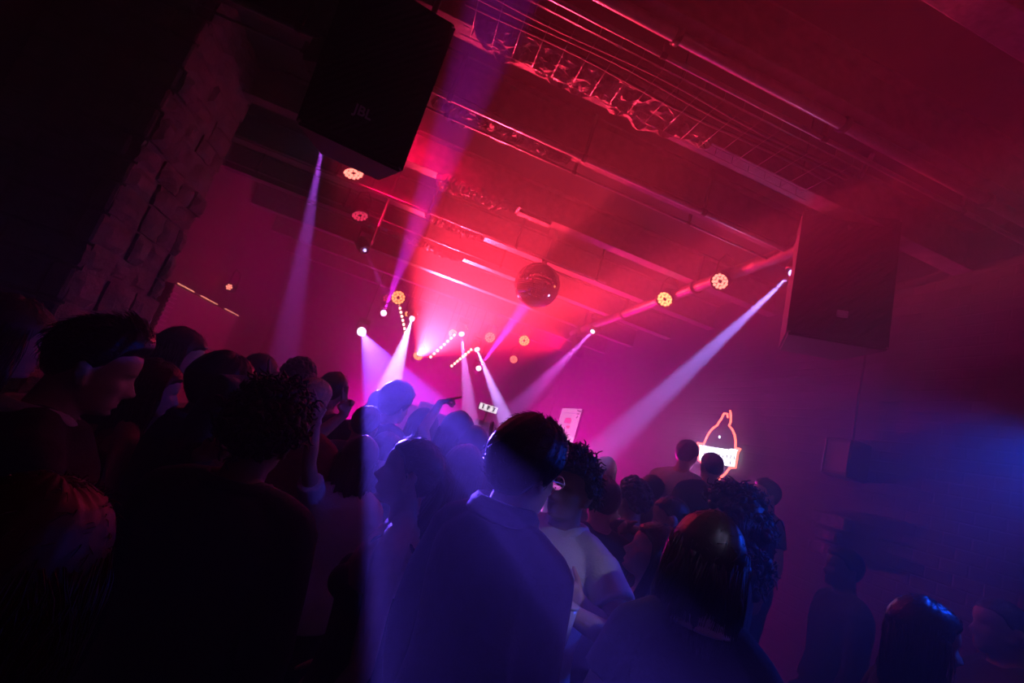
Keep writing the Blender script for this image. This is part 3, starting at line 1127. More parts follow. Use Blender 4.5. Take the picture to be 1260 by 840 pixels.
# ------------------------------------------------------------------ people
HZ = 1.635          # head centre height of the 1.75 m unit figure


def smooth01(x):
    x = max(0.0, min(1.0, x))
    return x * x * (3 - 2 * x)


PZ = [-.115, -.110, -.100, -.080, -.060, -.040, -.020, .0, .02, .04, .06, .08, .095, .107, .113, .1155]
PF = [.040, .066, .080, .084, .083, .084, .085, .084, .090, .092, .087, .073, .055, .030, .012, .002]
PB = [-.005, -.012, -.028, -.047, -.063, -.078, -.089, -.097, -.102, -.104, -.101, -.089, -.071, -.046, -.028, -.012]
PW = [.018, .028, .042, .054, .060, .065, .069, .072, .075, .077, .076, .069, .056, .035, .018, .002]


def head_r(z):
    return np.interp(z, PZ, PF), np.interp(z, PZ, PB), np.interp(z, PZ, PW)


def g(x, s):
    return math.exp(-(x / s) ** 2)


def face_add(x, z, fem):
    """how far the face stands out at a point of its front"""
    a = 0.0
    # nose: ridge from brow to tip
    if -.056 < z < .022:
        t = (.022 - z) / .060
        prof = np.interp(z, [-.056, -.048, -.040, -.034, -.015, .005, .022], [0, .012, .024, .025, .014, .005, 0])
        a += prof * g(x, .009 + .006 * min(1, t))
        a += .008 * g(abs(x) - .012, .007) * g(z + .043, .008)
    k = .8 if not fem else 1.0
    a += k * .0075 * g(x, .022) * g(z + .066, .0055)
    a += k * .0085 * g(x, .019) * g(z + .0775, .0055)
    a -= .0040 * g(x, .022) * g(z + .0715, .0025)
    a -= .0045 * g(x, .025) * g(z + .088, .006)
    a += .0075 * g(x, .020) * g(z + .104, .012)
    a += (.0045 if not fem else .002) * g(abs(x) - .026, .020) * g(z - .018, .007)
    a -= .012 * g(abs(x) - .032, .014) * g(z - .000, .0095)
    a += .0055 * g(abs(x) - .032, .010) * g(z - .0, .0055)
    a += .004 * g(abs(x) - .046, .018) * g(z + .028, .014)
    return a * 1.22


def head_piece(fem, fine):
    n = 96 if fine else 56
    zs = np.concatenate([np.linspace(-.1145, -.10, 5), np.linspace(-.096, .05, 56 if fine else 34), np.linspace(.056, .1154, 14)])
    V, F = [], []
    for z in zs:
        f, b, wd = head_r(z)
        if fem:
            wd *= .95
            if z < -.04:
                wd *= 1 - .10 * min(1, (-.04 - z) / .05)
        yc = -.012
        for k in range(n):
            a = 2 * math.pi * k / n
            # denser at the front (a = pi/2)
            a = a - .35 * math.sin(a - math.pi / 2)
            ca, sa = math.cos(a), math.sin(a)
            x = wd * np.sign(ca) * abs(ca) ** .9
            y = yc + ((f - yc) if sa > 0 else (yc - b)) * np.sign(sa) * abs(sa) ** .92
            if sa > 0:
                y += face_add(x, z, fem) * min(1.0, sa * 1.6)
            V.append((x, y, z))
    m = len(zs)
    for i in range(m - 1):
        for k in range(n):
            k2 = (k + 1) % n
            F.append((i * n + k, i * n + k2, (i + 1) * n + k2, (i + 1) * n + k))
    F.append(tuple(range(n))[::-1])
    F.append(tuple((m - 1) * n + k for k in range(n)))
    out = [(np.array(V), F)]
    for s in (-1, 1):      # ears
        pts = [(s * .070, -.010, -.040), (s * .077, -.014, -.020), (s * .081, -.020, .002), (s * .079, -.018, .014)]
        out.append(tuple(tube(pts, [.009, .012, .016, .010], 12)))
        pts = [(s * .078, -.002, -.036), (s * .081, -.016, -.040), (s * .085, -.030, -.012), (s * .087, -.032, .010), (s * .083, -.014, .022), (s * .078, .0, .012)]
        out.append(tuple(tube(pts, [.006, .006, .007, .007, .006, .005], 8)))
    return [(np.array(v), f) for v, f in out]


def ik(sh, wr, l1, l2, pole):
    sh, wr, pole = np.array(sh), np.array(wr), np.array(pole, float)
    d = wr - sh
    L = np.linalg.norm(d)
    mx = (l1 + l2) * .995
    if L > mx:
        wr = sh + d / L * mx
        d = wr - sh
        L = mx
    L = max(L, abs(l1 - l2) + .02)
    u = d / np.linalg.norm(d)
    a = (l1 * l1 - l2 * l2 + L * L) / (2 * L)
    h = math.sqrt(max(0, l1 * l1 - a * a))
    p = pole - u * np.dot(pole, u)
    p /= np.linalg.norm(p) + 1e-9
    return sh + u * a + p * h, wr


HAND_POSES = {   # curls index..little, thumb curl, spread
    'relaxed': ((.35, .42, .48, .55), .35, .03),
    'point': ((.02, 1.35, 1.40, 1.40), 1.1, .0),
    'peace': ((.05, .05, 1.40, 1.40), 1.1, .16),
    'open': ((.10, .08, .10, .16), .05, .10),
    'fist': ((1.35, 1.35, 1.35, 1.35), 1.0, .0),
    'grip': ((.85, .85, .88, .90), .55, .02),
}


def hand_pieces(wr, d, nrm, pose, sgn):
    """wr wrist, d finger direction, nrm palm normal, sgn +1 right hand"""
    d = np.array(d, float)
    d /= np.linalg.norm(d)
    nrm = np.array(nrm, float)
    nrm = nrm - d * np.dot(nrm, d)
    nrm /= np.linalg.norm(nrm) + 1e-9
    side = np.cross(d, nrm) * sgn     # towards the thumb
    curls, tc, spread = HAND_POSES[pose]
    out = []
    wr = np.array(wr, float)
    S = [(wr - d * .01, side, nrm, .027, .020), (wr + d * .02, side, nrm, .031, .018), (wr + d * .05, side, nrm, .040, .016),
         (wr + d * .085, side, nrm, .042, .0135), (wr + d * .095, side, nrm, .036, .010)]
    out.append(loft(S, 16))
    lens = (.074, .082, .076, .060)
    rad = (.0090, .0092, .0088, .0078)
    for i in range(4):
        off = (.031, .0105, -.0105, -.031)[i]
        base = wr + d * (.086 - abs(off) * .15) + side * off
        dd = d * math.cos(spread * (1.5 - i)) + side * math.sin(spread * (1.5 - i))
        pts = [base - d * .02, base]
        ang = 0
        p = base.copy()
        for sl in (.45, .30, .25):
            ang += curls[i] * (1.0 if sl > .3 else .9)
            v = dd * math.cos(ang) + nrm * math.sin(ang)
            p = p + v * lens[i] * sl
            pts.append(p.copy())
        r = rad[i]
        out.append(tube(pts, [r, r, r * .95, r * .88, r * .72], 10))
    tb = wr + d * .028 + side * .026
    v1 = side * .72 + d * .62 + nrm * .35
    v1 /= np.linalg.norm(v1)
    v2 = v1 * math.cos(tc) + (nrm * .5 - side * .9 + d * .25) * math.sin(tc) * .8
    v2 /= np.linalg.norm(v2)
    out.append(tube([tb - v1 * .02, tb, tb + v1 * .036, tb + v1 * .036 + v2 * .030, tb + v1 * .036 + v2 * .052], [.014, .014, .0115, .010, .0078], 10))
    return [(np.array(v), f) for v, f in out]


def remesh(pieces, vox, smooth_it=2):
    V, F = [], []
    for v, f in pieces:
        o = len(V)
        V.extend([tuple(map(float, p)) for p in v])
        F.extend([tuple(i + o for i in q) for q in f])
    me = bpy.data.meshes.new('tmp')
    me.from_pydata(V, [], F)
    import bmesh
    bm = bmesh.new()
    bm.from_mesh(me)
    bmesh.ops.recalc_face_normals(bm, faces=bm.faces)
    bm.to_mesh(me)
    bm.free()
    o = bpy.data.objects.new('tmp', me)
    COL.objects.link(o)
    m = o.modifiers.new('r', 'REMESH')
    m.mode = 'VOXEL'
    m.voxel_size = vox
    m.use_smooth_shade = True
    if smooth_it:
        s = o.modifiers.new('s', 'SMOOTH')
        s.factor = .5
        s.iterations = smooth_it
    dg = bpy.context.evaluated_depsgraph_get()
    dg.update()
    r = bpy.data.meshes.new_from_object(o.evaluated_get(dg))
    bpy.data.objects.remove(o)
    bpy.data.meshes.remove(me)
    r.polygons.foreach_set('use_smooth', [True] * len(r.polygons))
    return r


def wrinkle(me, amp, seed):
    n = len(me.vertices)
    co = np.empty(n * 3)
    no = np.empty(n * 3)
    me.vertices.foreach_get('co', co)
    me.vertices.foreach_get('normal', no)
    co = co.reshape(-1, 3)
    no = no.reshape(-1, 3)
    rs = np.random.RandomState(seed)
    d = np.zeros(n)
    for k in range(7):
        fr = rs.uniform(14, 48)
        ax = rs.normal(size=3) * np.array([1, 1, .8])
        ax /= np.linalg.norm(ax)
        warp = np.sin(co @ rs.normal(size=3) * 9 + rs.uniform(0, 6)) * 1.4
        d += np.sin(co @ ax * fr + warp + rs.uniform(0, 6)) * (14 / fr) ** .6
    d /= 3.0
    co += no * (d * amp)[:, None]
    me.vertices.foreach_set('co', co.ravel())
    me.update()


def hair_boundary(a):
    """height of the hair's lower edge at azimuth a (0 front, pi back)"""
    return np.interp(abs(a), np.radians([0, 35, 58, 75, 88, 100, 120, 150, 180]), [.066, .064, .052, .012, -.014, .004, -.030, -.062, -.075])


def shell(thick, seed, quiff=0.0, side=0.0, back_extra=0.0, groove=.10, long=False, fringe=0.0, nape=0.0, sides=0.0):
    """closed hair volume on the skull, no face"""
    rs = np.random.RandomState(seed)
    n, m = 72, 40
    V, F = [], []
    ph = rs.uniform(0, 6, 8)
    for j in range(m + 1):
        t = j / m
        for k in range(n):
            a = -math.pi + 2 * math.pi * k / n       # 0 front
            hb = hair_boundary(a) - fringe * g(a, 1.0)
            hb -= sides * g(abs(a) - 1.62, .45)
            hb -= nape * smooth01((abs(a) - 1.75) / .6)
            if long:
                hb = hb - .05 * smooth01((abs(a) - 1.0) / .5)
            z = .1154 - (.1154 - hb) * (t ** 1.25) if t < 1 else hb
            z = min(z, .1150)
            f, b, wd = head_r(z)
            yc = -.012
            dx, dy = math.sin(a), math.cos(a)
            ry = (f - yc) if dy > 0 else (yc - b)
            e = 1.0 / math.sqrt((dx / max(wd, 1e-4)) ** 2 + (dy / max(ry, 1e-4)) ** 2)
            edge = smooth01((1 - t) / .16)
            th = thick * edge * (1 - .25 * t)
            strands = math.sin(a * 17 + ph[0] + 5 * z * 20) + .6 * math.sin(a * 31 + ph[1] + z * 60) + .6 * math.sin(a * 7 + ph[2])
            th *= 1 + groove * strands
            th += back_extra * edge * smooth01((abs(a) - 1.6) / 1.0)
            nz = smooth01((z - .03) / .08)
            q = quiff * g(a - side, 1.0) * smooth01((z - .045) / .05) * edge
            r = e + th * (1 - .65 * nz) + q * .35
            V.append((dx * r, yc + dy * r, z + th * nz * (1 if t < .6 else 1) + q - (.004 if t == 1 else 0)))
    for j in range(m):
        for k in range(n):
            k2 = (k + 1) % n
            F.append((j * n + k, j * n + k2, (j + 1) * n + k2, (j + 1) * n + k))
    F.append(tuple(range(n)))
    # close underneath, inside the head
    base = (m) * n
    o = len(V)
    for k in range(n):
        p = V[base + k]
        V.append((p[0] * .8, -.012 + (p[1] + .012) * .8, p[2] + .004))
    for k in range(n):
        k2 = (k + 1) % n
        F.append((base + k, base + k2, o + k2, o + k))
    F.append(tuple(o + k for k in range(n))[::-1])
    return np.array(V), F


def strands_on(Vs, count, rs, kind):
    out = []
    idx = rs.randint(0, len(Vs), count)
    for i in idx:
        p = np.array(Vs[i])
        c = np.array((0, -.012, .02))
        nrm = p - c
        nrm /= np.linalg.norm(nrm) + 1e-9
        if kind == 'short':
            tv = np.array((.25, -.8, -.15)) + rs.normal(0, .35, 3)
            tv = tv - nrm * np.dot(tv, nrm)
            tv /= np.linalg.norm(tv) + 1e-9
            L = rs.uniform(.018, .036)
            lift = abs(rs.normal(0, .16)) + .03
            pts = [p - nrm * .004, p + tv * L * .5 + nrm * L * lift * .7, p + tv * L + nrm * L * lift * .8]
            out.append(tube(pts, [.0011, .0009, .0004], 3, False))
        elif kind == 'wild':
            dv = nrm + rs.normal(0, .5, 3)
            L = rs.uniform(.015, .045)
            k = rs.normal(0, .4, 3)
            pts = [p - nrm * .004, p + dv * L * .4, p + dv * L * .75 + k * L * .3, p + dv * L * .9 + k * L * .7]
            out.append(tube(pts, [.0013, .0011, .0009, .0004], 3, False))
    return out


ICO = None


def blob(c, r, rs):
    global ICO
    if ICO is None:
        import bmesh
        bm = bmesh.new()
        bmesh.ops.create_icosphere(bm, subdivisions=2, radius=1)
        ICO = (np.array([v.co[:] for v in bm.verts]), [tuple(v.index for v in f.verts) for f in bm.faces])
        bm.free()
    return ICO[0] * r * rs.uniform(.85, 1.15, (1, 3)) + np.array(c), ICO[1]


def curl(c, nrm, rs, r=.009, L=.03):
    """one small helical curl"""
    nrm = np.array(nrm)
    u = np.cross(nrm, rs.normal(size=3))
    u /= np.linalg.norm(u) + 1e-9
    v = np.cross(nrm, u)
    pts = []
    ph = rs.uniform(0, 6)
    for k in range(9):
        t = k / 8
        a = ph + t * 8.5
        pts.append(np.array(c) + nrm * L * t + (u * math.cos(a) + v * math.sin(a)) * r)
    return tube(pts, [.0035, .0042, .0042, .0042, .004, .004, .0036, .003, .002], 4, False)


def hair_pieces(style, seed, detail):
    rs = np.random.RandomState(seed)
    P = []
    if style == 'crop':
        s = shell(.008, seed, groove=.12)
        P.append(s)
        P += strands_on(s[0][:72 * 36], 500 if detail else 80, rs, 'short')
    elif style == 'short':
        s = shell(.017, seed, quiff=.010, groove=.08)
        P.append(s)
        P += strands_on(s[0][:72 * 36], 700 if detail else 80, rs, 'short')
    elif style == 'quiff':
        s = shell(.020, seed, quiff=.030, side=.25, groove=.09)
        P.append(s)
        P += strands_on(s[0][:72 * 34], 900 if detail else 100, rs, 'short')
    elif style == 'full':       # thick mid-length hair swept over
        s = shell(.034, seed, quiff=.008, side=.4, back_extra=.012, groove=.04, nape=.042, sides=.036)
        P.append(s)
        P += strands_on(s[0][:72 * 38], 900 if detail else 100, rs, 'short')
    elif style in ('afro', 'curly'):
        th = .040 if style == 'afro' else .030
        s = shell(th, seed, quiff=.010, groove=.06)
        P.append(s)
        cnt = 520 if detail else 130
        for i in rs.randint(0, 72 * 37, cnt):
            p = s[0][i]
            nrm = p - np.array((0, -.012, .02))
            nrm /= np.linalg.norm(nrm)
            P.append(blob(p - nrm * .004, rs.uniform(.009, .017) if detail else .018, rs))
        if detail:
            for i in rs.randint(0, 72 * 37, 420):
                p = s[0][i]
                nrm = p - np.array((0, -.012, .02))
                nrm /= np.linalg.norm(nrm)
                P.append(curl(p - nrm * .01, nrm + rs.normal(0, .35, 3), rs, rs.uniform(.005, .010), rs.uniform(.02, .038)))
    elif style in ('long', 'bob', 'bigcurly', 'longwavy'):
        th = .026 if style != 'bigcurly' else .055
        s = shell(th, seed, groove=.03, long=True, fringe=.004, back_extra=.01)
        P.append(s)
        low = {'long': -.36, 'bob': -.16, 'bigcurly': -.22, 'longwavy': -.40}[style]
        k = 1.0 if style != 'bigcurly' else 1.45
        # hanging hair: wraps the back and sides of neck
        n, m = 60, 26
        ph = rs.uniform(0, 6, 4)
        V, F = [], []
        for layer in (0, 1):
            for j in range(m + 1):
                t = j / m
                z = .03 + (low - .03) * t
                for i in range(n + 1):
                    a = math.radians(78) + (2 * math.pi - 2 * math.radians(78)) * i / n
                    wob = .005 * math.sin(a * 14 + ph[0] + z * 9) + .005 * math.sin(a * 23 + ph[1] - z * 14)
                    if style in ('bigcurly', 'longwavy'):
                        wob += .012 * math.sin(z * 42 + ph[2] + 3 * math.sin(a * 3))
                    rx = (.098 + .012 * math.sin(math.pi * min(1, t * 1.2)) + .010 * t + wob) * k
                    ry = (.112 + .014 * t + wob) * k * (1 - .12 * t)
                    tail = 1 - .5 * smooth01((t - .75) / .25)
                    if layer:
                        rx -= .034 * tail * k
                        ry -= .034 * tail * k
                    V.append((rx * math.sin(a), -.010 + ry * math.cos(a), z - .02 * layer * 0 + (.015 * math.sin(a * 9 + ph[3]) if j == m else 0)))
        N = (m + 1) * (n + 1)
        for j in range(m):
            for i in range(n):
                q = j * (n + 1) + i
                F.append((q, q + 1, q + n + 2, q + n + 1))
                F.append(tuple(x + N for x in (q, q + n + 1, q + n + 2, q + 1)))
        for j in range(m):
            for i in (0, n):
                q = j * (n + 1) + i
                F.append((q, q + n + 1, q + n + 1 + N, q + N))
        for j in (0, m):
            for i in range(n):
                q = j * (n + 1) + i
                F.append((q, q + 1, q + 1 + N, q + N))
        P.append((np.array(V), F))
        for _ in range(420 if detail else 50):        # loose strands down the outside
            a = rs.uniform(math.radians(76), 2 * math.pi - math.radians(76))
            e = rs.uniform(1.0, 1.10) * k
            pts = []
            dr = rs.normal(0, .05)
            z0, z1 = rs.uniform(.0, .06), low + rs.uniform(-.03, .08)
            for t in np.linspace(0, 1, 7):
                z = z0 + (z1 - z0) * t
                aa = a + dr * t + (.06 * math.sin(t * 9 + a * 7) if style != 'long' else .02 * math.sin(t * 5 + a))
                rx = (.099 + .012 * math.sin(math.pi * min(1, t * 1.2)) + .010 * t) * e
                ry = (.113 + .014 * t) * e * (1 - .12 * t)
                pts.append((rx * math.sin(aa), -.010 + ry * math.cos(aa), z))
            P.append(tube(pts, [.0012] * 6 + [.0005], 3, False))
        if style == 'bigcurly':
            cnt = 420 if detail else 100
            W = np.vstack([s[0][:72 * 38], np.array(V)[:N]])
            for i in rs.randint(0, len(W), cnt):
                p = W[i]
                nrm = p - np.array((0, -.012, min(.02, p[2])))
                nrm /= np.linalg.norm(nrm) + 1e-9
                P.append(blob(p - nrm * .008, rs.uniform(.014, .026), rs))
                if detail:
                    P.append(curl(p, nrm + rs.normal(0, .3, 3), rs, rs.uniform(.008, .014), rs.uniform(.02, .04)))
        P += strands_on(s[0][:72 * 38], 300 if detail else 40, rs, 'short')
    elif style in ('bun', 'ponytail'):
        s = shell(.013, seed, groove=.10)
        P.append(s)
        if style == 'bun':
            c = np.array((0, -.105, .085))
            for k in range(26):
                P.append(blob(c + rs.normal(0, .016, 3), .024, rs))
        else:
            pts = [(0, -.095, .035), (0, -.122, .015), (.005, -.125, -.04), (.01, -.105, -.11), (.012, -.092, -.18), (.012, -.088, -.26), (.012, -.09, -.33)]
            P.append(tube(pts, [.022, .028, .033, .032, .028, .020, .006], 14))
            for _ in range(160 if detail else 20):
                o = rs.normal(0, .017, 3)
                P.append(tube([np.array(q) + o * (1 + .1 * i) for i, q in enumerate(pts)], .0012, 3, False))
        P += strands_on(s[0][:72 * 36], 350 if detail else 50, rs, 'short')
    return [(np.array(v), f) for v, f in P]


def hat_pieces():
    V, F = [], []
    n = 40
    prof = [(.0, .142), (.035, .139), (.066, .124), (.085, .096), (.093, .060), (.094, .040), (.088, .040), (.080, .09), (0, .12)]
    for r, z in prof:
        for k in range(n):
            a = 2 * math.pi * k / n
            V.append((r * .93 * math.cos(a), -.012 + r * 1.14 * math.sin(a), z))
    for i in range(len(prof) - 1):
        for k in range(n):
            k2 = (k + 1) % n
            F.append((i * n + k, i * n + k2, (i + 1) * n + k2, (i + 1) * n + k))
    out = [(np.array(V), F)]
    V, F = [], []
    for layer in (0, 1):
        for i in range(9):
            a = math.radians(-60 + 120 * i / 8)
            for j in range(5):
                r = .085 + j * .019 * math.cos(a * .9)
                V.append((r * .95 * math.sin(a), -.012 + r * 1.12 * math.cos(a), .052 - .010 * (j / 4) ** 2 - .016 * math.sin(a) ** 2 - layer * .005))
    for i in range(8):
        for j in range(4):
            q = i * 5 + j
            F.append((q, q + 1, q + 6, q + 5))
            F.append((q + 45, q + 50, q + 51, q + 46))
    for i in range(8):
        for j in (0, 4):
            q = i * 5 + j
            F.append((q, q + 5, q + 50, q + 45))
    for j in range(4):
        for i in (0, 8):
            q = i * 5 + j
            F.append((q, q + 1, q + 46, q + 45))
    out.append((np.array(V), F))
    return out


TORSO_M = [(.80, .150, .105, .0), (.88, .168, .118, -.005), (.95, .170, .120, -.005), (1.03, .158, .110, .0), (1.10, .152, .105, .0), (1.20, .163, .112, .0),
           (1.30, .178, .120, .0), (1.37, .184, .116, -.005), (1.42, .172, .098, -.012), (1.46, .120, .080, -.018), (1.49, .080, .066, -.020)]
TORSO_F = [(.80, .150, .108, -.005), (.88, .176, .122, -.010), (.95, .172, .120, -.008), (1.03, .145, .102, .0), (1.10, .130, .094, .0), (1.20, .142, .104, .004),
           (1.29, .158, .116, .008), (1.36, .162, .104, .0), (1.41, .150, .088, -.010), (1.45, .108, .070, -.018), (1.48, .070, .058, -.020)]

PEOPLE = []
UP = np.array((0, 0, 1.0))


def person(top, Y, facing, label, hair='short', hairmat='hair_dark', skin='skin', shirt='tee', shirtmat='cloth_black', trousers='denim', fem=False, base=0.0,
           lean=0.0, hyaw=0.0, hpitch=0.0, hroll=0.0, arms=None, near=False, seed=0, girth=1.0, specs=False, collar=None, strap=None, hvox=None, collar_up=0.0):
    rs = np.random.RandomState(seed + 11)
    detail = near
    vox = hvox or (.0056 if near else .0115)
    ln = math.radians(lean)
    piv = np.array((0, 0, .95))

    def bend(p, z=None):
        p = np.array(p, float)
        z = p[2] if z is None else z
        a = -ln * smooth01((z - .85) / .30)
        c, s = math.cos(a), math.sin(a)
        q = p - piv
        return piv + np.array((q[0], q[1] * c - q[2] * s, q[1] * s + q[2] * c))

    def bdir(v, z):
        a = -ln * smooth01((z - .85) / .30)
        c, s = math.cos(a), math.sin(a)
        return np.array((v[0], v[1] * c - v[2] * s, v[1] * s + v[2] * c))

    T = TORSO_F if fem else TORSO_M
    # head placement
    hair_top = {'afro': .040, 'curly': .034, 'full': .036, 'quiff': .034, 'short': .022, 'crop': .009, 'bigcurly': .055, 'long': .026, 'bob': .026, 'longwavy': .026,
                'cap': .028, 'bald': .0, 'bun': .013, 'ponytail': .013}[hair]
    neck_top = bend((0, .012, 1.555))
    R_head = (Matrix.Rotation(math.radians(hyaw), 4, 'Z') @ Matrix.Rotation(-ln * .55 + math.radians(hpitch), 4, 'X') @ Matrix.Rotation(math.radians(hroll), 4, 'Y'))
    Rn = np.array(R_head.to_3x3())
    hc = neck_top + Rn @ np.array((0, .012, .078))
    # `top` is the highest point of the head in the photograph; the head's centre lies a head radius under it
    P0 = at(top[0], top[1], Y)
    zc = float(np.dot(RC[2], np.array(P0) - np.array((0, 0, CAM_H))))
    rpx = (.118 + hair_top * .8) * (.96 if fem else 1.0) * F_PX / zc
    P_c = at(top[0], top[1] + rpx, Y)
    s = (P_c.z - base) / hc[2]
    fa = math.radians(facing)
    Rz = np.array(Matrix.Rotation(fa, 3, 'Z'))
    org = np.array(P_c) - s * (Rz @ hc)
    org[2] = base

    def to_local(wp):
        return Rz.T @ (np.array(wp) - org) / s

    root = empty('person', tuple(org), (0, 0, fa))
    root.scale = (s, s, s)

    # ---- arms
    shx = (.160 if fem else .182) * girth
    armdata = []
    for sg, key in ((-1, 'L'), (1, 'R')):
        sh = bend((sg * shx, -.012, 1.405 if fem else 1.42))
        spec = (arms or {}).get(key, {})
        if 'px' in spec:
            wl = to_local(at(*spec['px']))
        else:
            wl = np.array(spec.get('w', (sg * .235, .05 + rs.uniform(-.03, .08), .90)))
            if 'w' not in spec and lean:
                wl = bend(wl, 1.2)
        pole = spec.get('pole', (sg * .6, -.8, -.35))
        el, wr = ik(sh, wl, .285, .255, pole)
        fd = (wr - el) / np.linalg.norm(wr - el)
        d = np.array(spec['dir']) if 'dir' in spec else fd
        if 'dirpx' in spec:
            d = to_local(at(*spec['dirpx'])) - wr
        nrm = np.array(spec.get('palm', (-sg * 1.0, .25, 0.0)))
        armdata.append((sg, sh, el, wr, d, nrm, spec.get('pose', 'relaxed')))
    # ---- body
    P = []
    secs = [(bend((0, cy, z)), (1, 0, 0), bdir((0, 1, 0), z), rx * girth, ry * girth) for z, rx, ry, cy in T]
    P.append(loft(secs, 32))
    nb = bend((0, -.022, 1.44))
    nr = .052 if fem else .060
    P.append(tube([nb, bend((0, -.012, 1.50)), hc + Rn @ np.array((0, -.022, -.06)), hc + Rn @ np.array((0, -.02, -.01))], [nr * 1.15, nr, nr * .96, nr * .95], 18))
    for sg, sh, el, wr, d, nrm, pose in armdata:
        P.append(tube([bend((sg * .035, -.024, 1.49)), bend((sg * shx * .62, -.018, 1.455)), sh], [.040, .046, .050], 12))
        k = .86 if fem else 1.0
        mid = (sh + el) / 2
        P.append(tube([sh, mid, el], [.058 * k, .048 * k, .041 * k], 14))
        fm = el * .62 + wr * .38
        P.append(tube([el, fm, wr], [.041 * k, .040 * k, .026 * k], 14))
        P += hand_pieces(wr, d, nrm, pose, sg)
    if fem:
        for sg in (-1, 1):
            P.append(tube([bend((sg * .070, .055, 1.285)), bend((sg * .072, .095, 1.275))], [.062, .050], 14))
    for sg in (-1, 1):
        hp = np.array((sg * .088, -.005, .86))
        kn = np.array((sg * .095, .012, .48))
        an = np.array((sg * .10, -.02, .085))
        P.append(tube([hp, (hp + kn) / 2, kn], [.092, .080, .058], 16))
        P.append(tube([kn, kn * .65 + an * .35 + np.array((0, -.02, 0)), an], [.056, .056, .038], 16))
        P.append(tube([an + np.array((0, -.03, -.035)), an + np.array((0, .08, -.045)), an + np.array((sg * .01, .16, -.055))], [.038, .034, .024], 12))
    for v, f in head_piece(fem, near):
        P.append(((Rn @ np.array(v).T).T + hc, f))
    me = remesh(P, vox, 1 if vox < .008 else 2)
    me.materials.append(M[skin])
    link('body', me, root)
    # ---- shirt
    G = []
    off = {'tee': .010, 'polo': .011, 'shirt': .012, 'jacket': .020, 'tank': .006, 'strap': .006}[shirt]
    ztop = {'tank': 1.375, 'strap': 1.315}.get(shirt, 1.50)
    z0 = .80 if shirt in ('jacket',) else .86
    ss = []
    for z, rx, ry, cy in T:
        if z0 - .07 <= z <= ztop:
            zz = z
            ss.append((bend((0, cy, zz)), (1, 0, 0), bdir((0, 1, 0), zz), rx * girth + off, ry * girth + off + (.014 if shirt == 'jacket' else .004)))
    G.append(loft(ss, 36))
    if fem:
        for sg in (-1, 1):
            G.append(tube([bend((sg * .070, .055, 1.285)), bend((sg * .072, .097, 1.275))], [.066, .056], 14))
    if shirt in ('tee', 'polo', 'shirt', 'jacket'):
        fr = .52 if shirt in ('tee', 'polo') else 1.0
        for sg, sh, el, wr, d, nrm, pose in armdata:
            k = .88 if fem else 1.0
            o2 = off
            G.append(tube([bend((sg * .05, -.022, 1.475)), bend((sg * shx * .62, -.018, 1.457)), sh], [.044 + o2 * .5, .050 + o2 * .6, .053 + o2], 12))
            if fr < 1:
                e = sh * (1 - fr) + el * fr
                G.append(tube([sh, (sh + e) / 2, e], [.060 * k + o2, .060 * k + o2, .060 * k + o2 * 1.3], 16, False))
            else:
                G.append(tube([sh, (sh + el) / 2, el, (el + wr) / 2, wr * .95 + el * .05], [.060 * k + o2, .053 * k + o2, .047 * k + o2, .042 * k + o2, .034 * k + o2], 16, False))
    else:
        for sg in (-1, 1):
            pts = [bend((sg * .085, .088, ztop - .03)), bend((sg * .095, .050, 1.43)), bend((sg * .095, -.02, 1.475)), bend((sg * .09, -.085, 1.42)), bend((sg * .085, -.095, ztop - .04))]
            G.append(tube(pts, .010 if shirt == 'strap' else .020, 8))
    gm = remesh(G, .009 if near else .014, 3)
    wrinkle(gm, .0045 if near else .004, seed)
    gm.materials.append(M[shirtmat])
    sob = link({'tee': 't_shirt', 'polo': 'polo_shirt', 'shirt': 'shirt', 'jacket': 'jacket', 'tank': 'tank_top', 'strap': 'strap_top'}[shirt], gm, root)
    if collar or shirt == 'polo':
        # turned collar: a band round the neck, open at the throat, with two points
        Gc = []
        cm = collar or shirtmat
        rr = (.073 if fem else .080)
        n = 22
        for lev, (dr, zz) in enumerate(((.004, 1.475), (.000, 1.498), (.003, 1.516), (.014, 1.502), (.020, 1.480))):
            pts = []
            for k in range(n + 1):
                a = math.radians(28 + (360 - 56) * k / n)      # 0 = throat
                drop = -.060 * g(a, .75) - .060 * g(2 * math.pi - a, .75)
                pts.append(bend(((rr + dr) * math.sin(a), -.018 + (rr + dr) * math.cos(a) * .98, zz + drop + collar_up)))
            Gc.append(tube(pts, .0085, 8))
        for sg in (-1, 1):
            Gc.append(tube([bend((sg * .040, .062, 1.455)), bend((sg * .062, .085, 1.415)), bend((sg * .058, .098, 1.385))], [.014, .014, .005], 8))
        cme = remesh(Gc, .006, 2)
        cme.materials.append(M[cm])
        co = link('collar', cme, root)
        if shirt == 'polo':
            b = MB()
            b.tube([bend((0, .118, 1.40)), bend((0, .130, 1.33)), bend((0, .132, 1.26))], .010, 8)
            b.build('placket', M[cm], root)
            for zz in (1.37, 1.31):
                V, F = lathe([(0, .004), (.006, .004), (.0065, 0), (0, 0)], 10)
                q = bend((0, .142, zz))
                mk('button', [(p[0] + q[0], q[1] + p[2] - .002, p[1] + q[2]) for p in V], F, M['cloth_grey'], root)
    # ---- trousers
    G = []
    ss = [(bend((0, cy, z)), (1, 0, 0), bdir((0, 1, 0), z), rx * girth + .008, ry * girth + .008) for z, rx, ry, cy in T if z <= 1.04]
    G.append(loft(ss, 28))
    for sg in (-1, 1):
        hp = np.array((sg * .088, -.005, .86))
        kn = np.array((sg * .095, .012, .48))
        an = np.array((sg * .10, -.02, .10))
        G.append(tube([hp, (hp + kn) / 2, kn, (kn + an) / 2, an], [.100, .090, .070, .066, .058], 16, False))
    tm = remesh(G, .016, 2)
    wrinkle(tm, .003, seed + 3)
    tm.materials.append(M[trousers])
